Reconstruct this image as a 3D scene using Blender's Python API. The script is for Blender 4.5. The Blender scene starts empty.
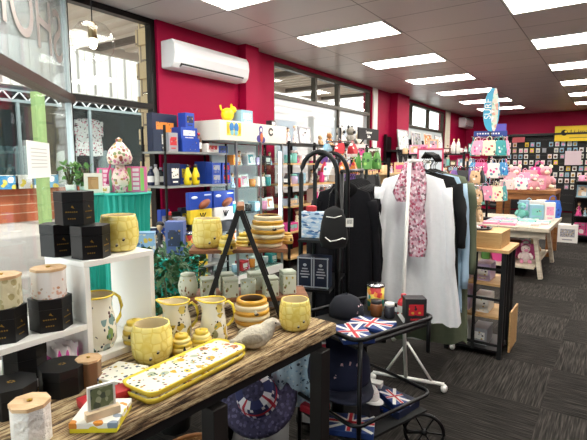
import bpy, math, random
from mathutils import Vector, Matrix, Euler
random.seed(7)
R = math.radians
PI = math.pi
SC = bpy.context.scene
COL = SC.collection

# ------------------------------------------------------------------ camera
H = 1.45
PITCH, YAW, FPX = R(6.76), R(34.8), 464.0
cam = bpy.data.cameras.new('camera')
cam.sensor_width = 36.0
cam.lens = 36.0 * FPX / 587.0
cam.clip_start = .05
co = bpy.data.objects.new('camera', cam)
COL.objects.link(co)
co.location = (0, 0, H)
co.rotation_euler = (PI / 2 - PITCH, 0, YAW)
SC.camera = co

# ------------------------------------------------------------------ world, sun, exposure
w = bpy.data.worlds.new('sky')
SC.world = w
w.use_nodes = True
nt = w.node_tree
bg = nt.nodes['Background']
sky = nt.nodes.new('ShaderNodeTexSky')
sky.sky_type = 'HOSEK_WILKIE'
sky.turbidity = 5.0
sky.ground_albedo = .4
sky.sun_direction = Vector((-.35, .1, .93)).normalized()
mixw = nt.nodes.new('ShaderNodeMixRGB')
mixw.inputs[0].default_value = .7
mixw.inputs[2].default_value = (1, 1, 1, 1)
nt.links.new(sky.outputs[0], mixw.inputs[1])
nt.links.new(mixw.outputs[0], bg.inputs[0])
bg.inputs[1].default_value = 3.6
sl = bpy.data.lights.new('sun', 'SUN')
sl.energy = 3.0
sl.angle = R(2)
sl.color = (1, .96, .9)
so = bpy.data.objects.new('sun', sl)
COL.objects.link(so)
so.rotation_euler = Vector((-.5, -.15, -.85)).to_track_quat('-Z', 'Y').to_euler()
SC.view_settings.view_transform = 'Standard'
SC.view_settings.look = 'None'
SC.view_settings.exposure = 0.35
SC.view_settings.gamma = 1.0
SC.view_settings.use_curve_mapping = False
PANEL_E = 19.0          # strength of the ceiling light panels
CEIL = 3.05

# ------------------------------------------------------------------ pixel helpers (photo 587x440)
_F = Vector((-math.sin(YAW) * math.cos(PITCH), math.cos(YAW) * math.cos(PITCH), -math.sin(PITCH)))
_R = Vector((math.cos(YAW), math.sin(YAW), 0))
_U = _R.cross(_F)
def ray(u, v): return _F + _R * ((u - 293.5) / FPX) + _U * ((220 - v) / FPX)
def pz(u, v, z):
    r = ray(u, v); k = (z - H) / r.z
    return Vector((r.x * k, r.y * k, z))
def pxx(u, v, x):
    r = ray(u, v); k = x / r.x
    return Vector((x, r.y * k, H + r.z * k))
def py(u, v, y):
    r = ray(u, v); k = y / r.y
    return Vector((r.x * k, y, H + r.z * k))
def pd(u, v, d):
    r = ray(u, v)
    return Vector((r.x * d, r.y * d, H + r.z * d))

# ------------------------------------------------------------------ materials
def lin(h):
    if isinstance(h, str):
        h = h.lstrip('#')
        c = [int(h[i:i + 2], 16) / 255 for i in (0, 2, 4)]
        c = [x / 12.92 if x <= .04045 else ((x + .055) / 1.055) ** 2.4 for x in c]
        return (c[0], c[1], c[2], 1)
    return tuple(h) + ((1,) if len(h) == 3 else ())
_mats = {}
def mat(name, color, rough=.5, metal=0, spec=.5, noise=0, scale=20, bump=0, emit=0, coat=0):
    if name in _mats: return _mats[name]
    m = bpy.data.materials.new(name)
    m.use_nodes = True
    t = m.node_tree; n = t.nodes; b = n['Principled BSDF']
    c = lin(color)
    b.inputs['Base Color'].default_value = c
    b.inputs['Roughness'].default_value = rough
    b.inputs['Metallic'].default_value = metal
    b.inputs['Specular IOR Level'].default_value = spec
    b.inputs['Coat Weight'].default_value = coat
    if emit:
        b.inputs['Emission Color'].default_value = c
        b.inputs['Emission Strength'].default_value = emit
    if noise or bump:
        tc = n.new('ShaderNodeTexCoord'); nz = n.new('ShaderNodeTexNoise')
        nz.inputs['Scale'].default_value = scale
        nz.inputs['Detail'].default_value = 4
        t.links.new(tc.outputs['Object'], nz.inputs['Vector'])
        if noise:
            mx = n.new('ShaderNodeMixRGB'); mx.blend_type = 'MIX'
            mx.inputs[1].default_value = tuple(max(0, x * (1 - noise)) for x in c[:3]) + (1,)
            mx.inputs[2].default_value = tuple(min(1, x * (1 + noise)) for x in c[:3]) + (1,)
            t.links.new(nz.outputs['Fac'], mx.inputs[0])
            t.links.new(mx.outputs[0], b.inputs['Base Color'])
        if bump:
            bp = n.new('ShaderNodeBump'); bp.inputs['Strength'].default_value = bump
            bp.inputs['Distance'].default_value = .01
            t.links.new(nz.outputs['Fac'], bp.inputs['Height'])
            t.links.new(bp.outputs[0], b.inputs['Normal'])
    _mats[name] = m
    return m
def cm(h, rough=.5):                      # plain colour by hex
    return mat('c_%s_%d' % (h.lstrip('#'), int(rough * 100)), h, rough)

def nodes_of(name):
    m = bpy.data.materials.new(name); m.use_nodes = True
    t = m.node_tree
    return m, t, t.nodes, t.nodes['Principled BSDF']

def ramp(n, stops, interp='LINEAR'):
    r = n.new('ShaderNodeValToRGB'); e = r.color_ramp.elements
    r.color_ramp.interpolation = interp
    while len(e) < len(stops): e.new(.5)
    for i, (p, c) in enumerate(stops):
        e[i].position = p; e[i].color = lin(c)
    return r

def pattern(name, base, spots, scale=40, thr=.3, prob=.6, rough=.3, zlo=None, zhi=None, bump=0, stretch=(1, 1, 1), fine=None):
    """cells of printed colour over a base; zlo/zhi limit how high the print goes (object z)"""
    if name in _mats: return _mats[name]
    m, t, n, b = nodes_of(name)
    L = t.links.new
    tc = n.new('ShaderNodeTexCoord'); mp = n.new('ShaderNodeMapping')
    mp.inputs['Scale'].default_value = stretch
    L(tc.outputs['Object'], mp.inputs[0])
    nz = n.new('ShaderNodeTexNoise'); nz.inputs['Scale'].default_value = scale * .8
    L(mp.outputs[0], nz.inputs['Vector'])
    ad = n.new('ShaderNodeMixRGB'); ad.blend_type = 'ADD'; ad.inputs[0].default_value = .6 / scale
    L(mp.outputs[0], ad.inputs[1]); L(nz.outputs['Color'], ad.inputs[2])
    vo = n.new('ShaderNodeTexVoronoi'); vo.inputs['Scale'].default_value = scale
    L(ad.outputs[0], vo.inputs['Vector'])
    sp = n.new('ShaderNodeSeparateColor'); L(vo.outputs['Color'], sp.inputs[0])
    k = len(spots)
    cr = ramp(n, [(i / k, c) for i, c in enumerate(spots)], 'CONSTANT')
    L(sp.outputs[0], cr.inputs[0])
    lt = n.new('ShaderNodeMath'); lt.operation = 'LESS_THAN'; lt.inputs[1].default_value = thr
    L(vo.outputs['Distance'], lt.inputs[0])
    pr = n.new('ShaderNodeMath'); pr.operation = 'LESS_THAN'; pr.inputs[1].default_value = prob
    L(sp.outputs[1], pr.inputs[0])
    mu = n.new('ShaderNodeMath'); mu.operation = 'MULTIPLY'
    L(lt.outputs[0], mu.inputs[0]); L(pr.outputs[0], mu.inputs[1])
    fac = mu.outputs[0]
    if zhi is not None:
        sx = n.new('ShaderNodeSeparateXYZ'); L(tc.outputs['Object'], sx.inputs[0])
        mr = n.new('ShaderNodeMapRange'); mr.inputs[1].default_value = zlo; mr.inputs[2].default_value = zhi
        mr.inputs[3].default_value = 1; mr.inputs[4].default_value = 0
        L(sx.outputs[2], mr.inputs[0])
        g = n.new('ShaderNodeMath'); g.operation = 'GREATER_THAN'
        L(mr.outputs[0], g.inputs[0]); L(sp.outputs[2], g.inputs[1])
        m2 = n.new('ShaderNodeMath'); m2.operation = 'MULTIPLY'
        L(fac, m2.inputs[0]); L(g.outputs[0], m2.inputs[1]); fac = m2.outputs[0]
    mx = n.new('ShaderNodeMixRGB'); mx.inputs[1].default_value = lin(base)
    L(fac, mx.inputs[0]); L(cr.outputs[0], mx.inputs[2])
    last = mx.outputs[0]
    if fine:
        v2 = n.new('ShaderNodeTexVoronoi'); v2.inputs['Scale'].default_value = fine[1]
        L(ad.outputs[0], v2.inputs['Vector'])
        s2 = n.new('ShaderNodeSeparateColor'); L(v2.outputs['Color'], s2.inputs[0])
        c2 = ramp(n, [(i / len(fine[0]), c) for i, c in enumerate(fine[0])], 'CONSTANT'); L(s2.outputs[0], c2.inputs[0])
        l2 = n.new('ShaderNodeMath'); l2.operation = 'LESS_THAN'; l2.inputs[1].default_value = .36; L(v2.outputs['Distance'], l2.inputs[0])
        p2 = n.new('ShaderNodeMath'); p2.operation = 'LESS_THAN'; p2.inputs[1].default_value = .55; L(s2.outputs[1], p2.inputs[0])
        m3 = n.new('ShaderNodeMath'); m3.operation = 'MULTIPLY'; L(l2.outputs[0], m3.inputs[0]); L(p2.outputs[0], m3.inputs[1])
        f2 = m3.outputs[0]
        if zhi is not None:
            m4 = n.new('ShaderNodeMath'); m4.operation = 'MULTIPLY'; L(f2, m4.inputs[0]); L(g.outputs[0], m4.inputs[1]); f2 = m4.outputs[0]
        mf = n.new('ShaderNodeMixRGB'); L(f2, mf.inputs[0]); L(last, mf.inputs[1]); L(c2.outputs[0], mf.inputs[2]); last = mf.outputs[0]
    L(last, b.inputs['Base Color'])
    b.inputs['Roughness'].default_value = rough
    if bump:
        bp = n.new('ShaderNodeBump'); bp.inputs['Strength'].default_value = bump
        bp.inputs['Distance'].default_value = .004
        L(vo.outputs['Distance'], bp.inputs['Height']); L(bp.outputs[0], b.inputs['Normal'])
    _mats[name] = m
    return m

def honeycomb(name, base, dark, scale=38):
    m, t, n, b = nodes_of(name); L = t.links.new
    tc = n.new('ShaderNodeTexCoord')
    vo = n.new('ShaderNodeTexVoronoi'); vo.feature = 'DISTANCE_TO_EDGE'
    vo.inputs['Scale'].default_value = scale; vo.inputs['Randomness'].default_value = .45
    L(tc.outputs['Object'], vo.inputs['Vector'])
    cr = ramp(n, [(0, dark), (.12, base), (1, base)])
    L(vo.outputs['Distance'], cr.inputs[0]); L(cr.outputs[0], b.inputs['Base Color'])
    bp = n.new('ShaderNodeBump'); bp.inputs['Strength'].default_value = .7; bp.inputs['Distance'].default_value = .006
    L(vo.outputs['Distance'], bp.inputs['Height']); L(bp.outputs[0], b.inputs['Normal'])
    b.inputs['Roughness'].default_value = .22
    _mats[name] = m
    return m

def glassmat(name, tint=(.93, .97, .96), gloss=.5, haze=0):
    m, t, n, b = nodes_of(name); L = t.links.new
    n.remove(b)
    tr = n.new('ShaderNodeBsdfTransparent'); tr.inputs[0].default_value = lin(tint)
    gl = n.new('ShaderNodeBsdfGlossy'); gl.inputs['Roughness'].default_value = .02
    fr = n.new('ShaderNodeLayerWeight'); fr.inputs[0].default_value = .5
    pw = n.new('ShaderNodeMath'); pw.operation = 'POWER'; pw.inputs[1].default_value = 4.0
    ad = n.new('ShaderNodeMath'); ad.operation = 'ADD'; ad.inputs[1].default_value = .06
    ml = n.new('ShaderNodeMath'); ml.operation = 'MULTIPLY'; ml.inputs[1].default_value = gloss
    mx = n.new('ShaderNodeMixShader')
    L(fr.outputs['Facing'], pw.inputs[0]); L(pw.outputs[0], ad.inputs[0]); L(ad.outputs[0], ml.inputs[0]); L(ml.outputs[0], mx.inputs[0])
    L(tr.outputs[0], mx.inputs[1]); L(gl.outputs[0], mx.inputs[2])
    out = mx.outputs[0]
    if haze:
        df = n.new('ShaderNodeBsdfDiffuse'); df.inputs[0].default_value = (.6, .66, .66, 1)
        m2 = n.new('ShaderNodeMixShader'); m2.inputs[0].default_value = haze
        L(out, m2.inputs[1]); L(df.outputs[0], m2.inputs[2]); out = m2.outputs[0]
    L(out, n['Material Output'].inputs[0])
    _mats[name] = m
    return m

def woodmat(name, stops, scale=(2, 12, 12), rough=.6, bump=.3, nscale=3.0):
    m, t, n, b = nodes_of(name); L = t.links.new
    tc = n.new('ShaderNodeTexCoord'); mp = n.new('ShaderNodeMapping'); mp.inputs['Scale'].default_value = scale
    L(tc.outputs['Object'], mp.inputs[0])
    nz = n.new('ShaderNodeTexNoise'); nz.inputs['Scale'].default_value = nscale; nz.inputs['Detail'].default_value = 8
    nz.inputs['Roughness'].default_value = .7
    L(mp.outputs[0], nz.inputs['Vector'])
    cr = ramp(n, stops); L(nz.outputs['Fac'], cr.inputs[0]); L(cr.outputs[0], b.inputs['Base Color'])
    bp = n.new('ShaderNodeBump'); bp.inputs['Strength'].default_value = bump; bp.inputs['Distance'].default_value = .01
    L(nz.outputs['Fac'], bp.inputs['Height']); L(bp.outputs[0], b.inputs['Normal'])
    b.inputs['Roughness'].default_value = rough
    _mats[name] = m
    return m

def brickmat(name, c1, c2, mortar, bw, bh, ms=.012, rot=None, rough=.8, off=.5):
    m, t, n, b = nodes_of(name); L = t.links.new
    tc = n.new('ShaderNodeTexCoord'); mp = n.new('ShaderNodeMapping')
    if rot: mp.inputs['Rotation'].default_value = rot
    L(tc.outputs['Object'], mp.inputs[0])
    br = n.new('ShaderNodeTexBrick'); br.inputs['Color1'].default_value = lin(c1); br.inputs['Color2'].default_value = lin(c2)
    br.inputs['Mortar'].default_value = lin(mortar); br.inputs['Scale'].default_value = 1
    br.inputs['Brick Width'].default_value = bw; br.inputs['Row Height'].default_value = bh
    br.inputs['Mortar Size'].default_value = ms; br.offset = off
    L(mp.outputs[0], br.inputs['Vector']); L(br.outputs[0], b.inputs['Base Color'])
    b.inputs['Roughness'].default_value = rough
    _mats[name] = m
    return m

def carpetmat():
    m, t, n, b = nodes_of('carpet_tiles'); L = t.links.new
    tc = n.new('ShaderNodeTexCoord')
    T = .66
    mp = n.new('ShaderNodeMapping'); mp.inputs['Location'].default_value = (.285 / T, -3.67 / T + .0, 0)
    mp.inputs['Scale'].default_value = (1 / T, 1 / T, 1)
    L(tc.outputs['Object'], mp.inputs[0])
    ck = n.new('ShaderNodeTexChecker'); ck.inputs['Scale'].default_value = 1
    ck.inputs['Color1'].default_value = (1, 1, 1, 1); ck.inputs['Color2'].default_value = (0, 0, 0, 1)
    L(mp.outputs[0], ck.inputs['Vector'])
    def streak(sc):
        p = n.new('ShaderNodeMapping'); p.inputs['Scale'].default_value = sc
        L(tc.outputs['Object'], p.inputs[0])
        z = n.new('ShaderNodeTexNoise'); z.inputs['Scale'].default_value = 1; z.inputs['Detail'].default_value = 3
        L(p.outputs[0], z.inputs['Vector']); return z
    a = streak((110, 5, 1)); c = streak((5, 110, 1))
    mx = n.new('ShaderNodeMixRGB'); L(ck.outputs[0], mx.inputs[0]); L(a.outputs['Fac'], mx.inputs[1]); L(c.outputs['Fac'], mx.inputs[2])
    cr = ramp(n, [(.3, '#1a1816'), (.5, '#302d2a'), (.62, '#403c38'), (.78, '#56514b')])
    L(mx.outputs[0], cr.inputs[0])
    tint = n.new('ShaderNodeMixRGB'); tint.blend_type = 'MULTIPLY'; tint.inputs[0].default_value = 1
    tr = ramp(n, [(0, '#ffffff'), (1, '#dcdcdc')])
    L(ck.outputs[0], tr.inputs[0]); L(cr.outputs[0], tint.inputs[1]); L(tr.outputs[0], tint.inputs[2])
    L(tint.outputs[0], b.inputs['Base Color'])
    b.inputs['Roughness'].default_value = .95; b.inputs['Specular IOR Level'].default_value = .1
    bp = n.new('ShaderNodeBump'); bp.inputs['Strength'].default_value = .5; bp.inputs['Distance'].default_value = .008
    L(mx.outputs[0], bp.inputs['Height']); L(bp.outputs[0], b.inputs['Normal'])
    return m

# ------------------------------------------------------------------ mesh builder
class MB:
    def __init__(s): s.v = []; s.f = []; s.mi = []; s.sm = []
    def add(s, vs, fs, m=0, smooth=False):
        o = len(s.v); s.v += [tuple(v) for v in vs]
        for f in fs: s.f.append([i + o for i in f]); s.mi.append(m); s.sm.append(smooth)
        return s
    def box(s, c, d, m=0, rz=0, mtx=None):
        x, y, z = d[0] / 2, d[1] / 2, d[2] / 2
        vs = [Vector((i * x, j * y, k * z)) for k in (-1, 1) for j in (-1, 1) for i in (-1, 1)]
        if rz: 
            mm = Matrix.Rotation(rz, 3, 'Z'); vs = [mm @ v for v in vs]
        if mtx is not None: vs = [mtx @ v for v in vs]
        vs = [v + Vector(c) for v in vs]
        return s.add(vs, [(0, 2, 3, 1), (4, 5, 7, 6), (0, 1, 5, 4), (2, 6, 7, 3), (0, 4, 6, 2), (1, 3, 7, 5)], m)
    def bar(s, a, b, wx, wy=None, m=0):
        a, b = Vector(a), Vector(b); d = b - a; L = d.length
        q = d.to_track_quat('Z', 'Y').to_matrix()
        return s.box((a + b) / 2, (wx, wy or wx, L), m, mtx=q)
    def prism(s, pts, z0, z1, m=0, mtop=None, smooth=False, taper=1.0):
        n = len(pts)
        vs = [(x, y, z0) for x, y in pts] + [(x * taper, y * taper, z1) for x, y in pts]
        s.add(vs, [(i, (i + 1) % n, n + (i + 1) % n, n + i) for i in range(n)], m, smooth)
        s.add(vs[:n], [tuple(range(n))[::-1]], m)
        s.add(vs[n:], [tuple(range(n))], m if mtop is None else mtop)
        return s
    def lathe(s, prof, n=28, m=0, c=(0, 0, 0), smooth=True, mats=None, ripple=0, rn=12, sy=1):
        vs = []
        for k, (r, z) in enumerate(prof):
            for i in range(n):
                a = 2 * PI * i / n; rr = r * (1 + (ripple * math.cos(rn * a)))
                vs.append((c[0] + rr * math.cos(a), c[1] + rr * math.sin(a) * sy, c[2] + z))
        for k in range(len(prof) - 1):
            fs = [(k * n + i, k * n + (i + 1) % n, (k + 1) * n + (i + 1) % n, (k + 1) * n + i) for i in range(n)]
            o = len(s.v) if k == 0 else o0
            if k == 0:
                o0 = len(s.v); s.v += vs
            for f in fs:
                s.f.append([i + o0 for i in f]); s.mi.append(mats[k] if mats else m); s.sm.append(smooth)
        if prof[0][0] > 1e-5:
            s.f.append([o0 + i for i in range(n)][::-1]); s.mi.append(mats[0] if mats else m); s.sm.append(False)
        if prof[-1][0] > 1e-5:
            q = (len(prof) - 1) * n
            s.f.append([o0 + q + i for i in range(n)]); s.mi.append(mats[-1] if mats else m); s.sm.append(False)
        return s
    def tube(s, path, r, n=8, m=0, closed=False, radii=None, flat=1):
        P = [Vector(p) for p in path]; N = len(P); vs = []
        up = Vector((0, 0, 1))
        for i, p in enumerate(P):
            t = (P[(i + 1) % N] - P[i - 1]) if closed else (P[min(i + 1, N - 1)] - P[max(i - 1, 0)])
            t.normalize()
            a = t.cross(up)
            if a.length < .15: a = t.cross(Vector((1, 0, 0)))
            a.normalize(); b = t.cross(a).normalized()
            rr = radii[i] if radii else r
            for k in range(n):
                th = 2 * PI * k / n
                vs.append(p + a * (rr * math.cos(th)) + b * (rr * flat * math.sin(th)))
        fs = []
        for i in range(N if closed else N - 1):
            j = (i + 1) % N
            for k in range(n):
                fs.append((i * n + k, i * n + (k + 1) % n, j * n + (k + 1) % n, j * n + k))
        if not closed: fs += [tuple(range(n))[::-1], tuple((N - 1) * n + k for k in range(n))]
        return s.add(vs, fs, m, True)
    def ball(s, c, r, m=0, n=12, rot=None):
        if not isinstance(r, (tuple, list)): r = (r, r, r)
        vs = []; h = n // 2
        for j in range(h + 1):
            ph = PI * j / h
            for i in range(n):
                a = 2 * PI * i / n
                v = Vector((r[0] * math.sin(ph) * math.cos(a), r[1] * math.sin(ph) * math.sin(a), -r[2] * math.cos(ph)))
                if rot is not None: v = rot @ v
                vs.append(v + Vector(c))
        fs = [(j * n + i, j * n + (i + 1) % n, (j + 1) * n + (i + 1) % n, (j + 1) * n + i) for j in range(h) for i in range(n)]
        return s.add(vs, fs, m, True)
    def quad(s, a, b, c, d, m=0): return s.add([a, b, c, d], [(0, 1, 2, 3)], m)
    def mesh(s, name, mats):
        me = bpy.data.meshes.new(name)
        me.from_pydata(s.v, [], s.f)
        for m in (mats if isinstance(mats, (list, tuple)) else [mats]): me.materials.append(m)
        for p, i, k in zip(me.polygons, s.mi, s.sm): p.material_index = i; p.use_smooth = k
        me.validate(); me.update()
        return me

def obj(name, mb, mats, parent=None, loc=None, rz=0, bevel=0):
    o = bpy.data.objects.new(name, mb.mesh(name, mats))
    COL.objects.link(o)
    if parent is not None: o.parent = parent
    if loc is not None: o.location = loc
    if rz: o.rotation_euler.z = rz
    if bevel:
        b = o.modifiers.new('bevel', 'BEVEL'); b.width = bevel; b.segments = 2; b.limit_method = 'ANGLE'
    return o
_labels = {}
def tag(o, label, cat, group=None, kind=None):
    if label in _labels and not group: print('DUPLICATE LABEL', label)
    _labels[label] = 1
    o['label'] = label; o['category'] = cat
    if group: o['group'] = group
    if kind: o['kind'] = kind
    return o
def empty(name, label, cat, loc=(0, 0, 0), rz=0, group=None):
    o = bpy.data.objects.new(name, None); COL.objects.link(o)
    o.empty_display_size = .05
    o.location = loc; o.rotation_euler.z = rz
    return tag(o, label, cat, group)
def struct(name, mb, mats):
    o = obj(name, mb, mats); o['kind'] = 'structure'; return o
def copy_tree(o, parent=None):
    c = o.copy(); COL.objects.link(c)
    if parent is not None: c.parent = parent
    for ch in list(o.children): copy_tree(ch, c)
    return c
_proto = {}
def inst(key, build, label, cat, loc, rz=0, group=None, scale=None):
    """first use builds the thing, later uses copy it with its parts"""
    if key not in _proto:
        o = build(); _proto[key] = o
    else:
        o = copy_tree(_proto[key])
        for k in ('label', 'category', 'group'):
            if k in o: del o[k]
    o.location = loc; o.rotation_euler = (0, 0, rz)
    if scale: o.scale = (scale,) * 3 if not isinstance(scale, tuple) else scale
    tag(o, label, cat, group)
    return o
def root(name):
    o = bpy.data.objects.new(name, None); COL.objects.link(o); o.empty_display_size = .05
    return o
def text(s, size, m, parent, loc, rot=(PI / 2, 0, 0), name='lettering', depth=.0015, align='CENTER', sx=1):
    cu = bpy.data.curves.new(name, 'FONT'); cu.body = s; cu.size = size; cu.extrude = depth
    cu.align_x = align; cu.align_y = 'CENTER'
    tmp = bpy.data.objects.new('tmp', cu); COL.objects.link(tmp)
    dg = bpy.context.evaluated_depsgraph_get()
    me = bpy.data.meshes.new_from_object(tmp.evaluated_get(dg))
    bpy.data.objects.remove(tmp)
    me.materials.clear(); me.materials.append(m)
    o = bpy.data.objects.new(name, me); COL.objects.link(o)
    o.parent = parent; o.location = loc; o.rotation_euler = rot; o.scale = (sx, 1, 1)
    return o
ORDX = None
ORD = ['first', 'second', 'third', 'fourth', 'fifth', 'sixth', 'seventh', 'eighth', 'ninth', 'tenth', 'eleventh', 'twelfth',
       'thirteenth', 'fourteenth', 'fifteenth', 'sixteenth', 'seventeenth', 'eighteenth', 'nineteenth', 'twentieth'] + ['twenty-' + q for q in ('first', 'second', 'third', 'fourth', 'fifth', 'sixth', 'seventh', 'eighth', 'ninth')] + ['thirtieth'] + ['thirty-' + q for q in ('first', 'second', 'third', 'fourth', 'fifth', 'sixth')]
FACE = YAW   # rotation that turns an object's -y front towards the camera

# shared materials
BLACK = mat('black_metal', '#0c0c0d', .4, .3)
MATTE = mat('matte_black', '#0b0b0c', .7)
WHITE = mat('white_paint', '#eceae4', .45)
CHROME = mat('chrome', '#c8c8c8', .2, 1)
GOLD = mat('gold_foil', '#b08a3c', .35, .8)
GLASS = glassmat('clear_glass')
SHELFG = glassmat('shelf_glass', (.8, .88, .86), .6)
PINKW = mat('magenta_paint', '#9e0038', .6, spec=.2, noise=.04, scale=3)
BLOND = woodmat('blond_wood', [(.3, '#b58b56'), (.6, '#cfa871'), (.8, '#dcbb8a')], (1.5, 14, 14))
BROWN = woodmat('brown_wood', [(.3, '#6e3e1c'), (.6, '#94602f'), (.8, '#a97440')], (2, 14, 14))
SHELFW = woodmat('shelf_wood', [(.3, '#55321f'), (.55, '#8b5a3a'), (.8, '#a5734e')], (3, 16, 16))
RUST = woodmat('weathered_wood', [(.3, '#1f140c'), (.42, '#5a4028'), (.5, '#94714a'), (.6, '#bb9a6c'), (.72, '#ddc79d'), (.85, '#463321')], (14, 1.3, 14), .8, .8, 3.2)
WASHED = woodmat('washed_wood', [(.25, '#8c7f6c'), (.5, '#cbbfaa'), (.75, '#e5dccb')], (2, 10, 10))
LIDW = woodmat('lid_wood', [(.3, '#b98f63'), (.6, '#d9b68c'), (.8, '#e3c6a1')], (4, 16, 16))
exec_sections = []

# ================================================================== THE SHELL
XW = -4.3                      # inner face of the long window wall
YF = 16.4                      # far wall
def wy(u): return pxx(u, 100, XW).y
Y_C = 2.47                     # corner of the long wall and the angled shopfront
W1e = 3.48
C1a, C1b = wy(239), wy(252)
W2a, W2b = wy(274), wy(372)
C2a, C2b = wy(391), wy(403)
W3a, W3b = wy(405), wy(446)

fl = MB(); fl.quad((-4.5, 2.3, 0), (-1, -2.2, 0), (5.2, -2.2, 0), (5.2, YF + .1, 0)); fl.quad((-4.5, 2.3, 0), (5.2, YF + .1, 0), (-4.5, YF + .1, 0), (-4.5, 9, 0))
fl = MB(); fl.add([(-4.4, 2.42, 0), (.35, -2.05, 0), (5.1, -2.05, 0), (5.1, YF + .1, 0), (-4.4, YF + .1, 0)], [(0, 1, 2, 3, 4)])
fl.add([(-4.4, 2.42, -.08), (.35, -2.05, -.08), (5.1, -2.05, -.08), (5.1, YF + .1, -.08), (-4.4, YF + .1, -.08)], [(4, 3, 2, 1, 0)])
struct('floor', fl, carpetmat())

def ceilmat():
    m, t, n, b = nodes_of('ceiling_tiles'); L = t.links.new
    tc = n.new('ShaderNodeTexCoord'); mp = n.new('ShaderNodeMapping'); mp.inputs['Location'].default_value = (3.45 + 12, -4.9775 + .605 * 20, 0)
    L(tc.outputs['Object'], mp.inputs[0])
    br = n.new('ShaderNodeTexBrick'); br.inputs['Color1'].default_value = lin('#c4bbb8'); br.inputs['Color2'].default_value = lin('#bdb4b1')
    br.inputs['Mortar'].default_value = lin('#5b5350'); br.inputs['Scale'].default_value = 1
    br.inputs['Brick Width'].default_value = 1.2; br.inputs['Row Height'].default_value = .605
    br.inputs['Mortar Size'].default_value = .006; br.offset = 0
    L(mp.outputs[0], br.inputs['Vector']); L(br.outputs[0], b.inputs['Base Color'])
    b.inputs['Roughness'].default_value = .38; b.inputs['Specular IOR Level'].default_value = .55
    return m
ce = MB(); ce.add([(-4.4, 2.42, CEIL), (.35, -2.05, CEIL), (5.1, -2.05, CEIL), (5.1, YF + .1, CEIL), (-4.4, YF + .1, CEIL)], [(4, 3, 2, 1, 0)])
ce.add([(-4.4, 2.42, CEIL + .1), (.35, -2.05, CEIL + .1), (5.1, -2.05, CEIL + .1), (5.1, YF + .1, CEIL + .1), (-4.4, YF + .1, CEIL + .1)], [(0, 1, 2, 3, 4)])
struct('ceiling', ce, ceilmat())

wl = MB()
def wseg(y0, y1, z0, z1, m=0, x0=XW - .2, x1=XW): wl.box(((x0 + x1) / 2, (y0 + y1) / 2, (z0 + z1) / 2), (x1 - x0, y1 - y0, z1 - z0), m)
wseg(Y_C, W1e, 0, .35)
wseg(W1e + .05, W2a, 0, CEIL)
wseg(W2a, W2b, 0, .95); wseg(W2a, W2b, CEIL - .06, CEIL)
wseg(W2b, W3a, 0, CEIL)
wseg(W3a, W3b, 0, .95); wseg(W3a, W3b, CEIL - .05, CEIL)
wseg(W3b, YF, 0, CEIL)
wseg(C1a, C1b, 0, CEIL, 0, XW, XW + .13)
wseg(C2a, C2b, 0, CEIL, 0, XW, XW + .16)
struct('wall_left', wl, PINKW)
wf = MB(); wf.box((0.3, YF + .1, CEIL / 2), (9.6, .2, CEIL)); struct('wall_far', wf, PINKW)
wr = MB(); wr.box((5.1, 7.2, CEIL / 2), (.2, 18.6, CEIL)); struct('wall_right', wr, mat('warm_plaster', '#8c2b4c', .6))
wb = MB(); wb.box((2.72, -2.1, CEIL / 2), (4.7, .2, CEIL)); struct('wall_near', wb, mat('grey_plaster', '#a39c98', .6))
tr = MB(); tr.box((XW + .012, (W2b + .13), CEIL / 2), (.03, .2, CEIL)); struct('trim_1', tr, WHITE)
tr = MB(); tr.box((XW + .012, (W3b + .22), CEIL / 2), (.03, .44, CEIL)); struct('trim_2', tr, mat('cream_trim', '#cfc6b4', .6))

# window frames and panes
FR = mat('window_frame_black', '#15120f', .35, .4)
FRG = mat('window_frame_bronze', '#4b463c', .4, .3)
def window(name, y0, y1, z0, z1, trans, mull_up, mull_lo, m, t=.05, glass=GLASS, lower=None):
    fr = MB(); x = XW - .08
    def b(ya, yb, za, zb, d=.09): fr.box((x, (ya + yb) / 2, (za + zb) / 2), (d, yb - ya, zb - za))
    b(y0, y0 + t, z0, z1); b(y1 - t, y1, z0, z1); b(y0 + t, y1 - t, z0, z0 + t); b(y0 + t, y1 - t, z1 - t, z1)
    b(y0 + t, y1 - t, trans - t / 2, trans + t / 2)
    for y in mull_up: b(y - .03, y + .03, trans + t / 2, z1 - t)
    for y in mull_lo: b(y - .02, y + .02, z0 + t, trans - t / 2)
    o = struct(name, fr, m)
    g = MB(); g.box((x, (y0 + y1) / 2, (trans + z1) / 2), (.006, y1 - y0 - 2 * t, z1 - trans - t))
    gp = obj('upper_pane', g, glass, o)
    g = MB(); g.box((x, (y0 + y1) / 2, (trans + z0) / 2), (.006, y1 - y0 - 2 * t, trans - z0 - t))
    obj('lower_pane', g, lower or glass, o)
    return o
FROST = glassmat('whitish_glass', (.9, .9, .9), .4, haze=.35)  # glass mixed with a pale diffuse tone
window('window_1', Y_C, W1e + .05, .35, CEIL, 2.10, [], [], FR, .06)
window('window_2', W2a, W2b, .95, CEIL - .06, 2.50, [wy(318), wy(341)], [wy(341)], FRG, .06, lower=FROST)
window('window_3', W3a, W3b, .95, CEIL - .05, 2.42, [wy(414), wy(431)], [], FRG, .06, lower=glassmat('frosted_film', (.8, .8, .8), .4, haze=.92))

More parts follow.
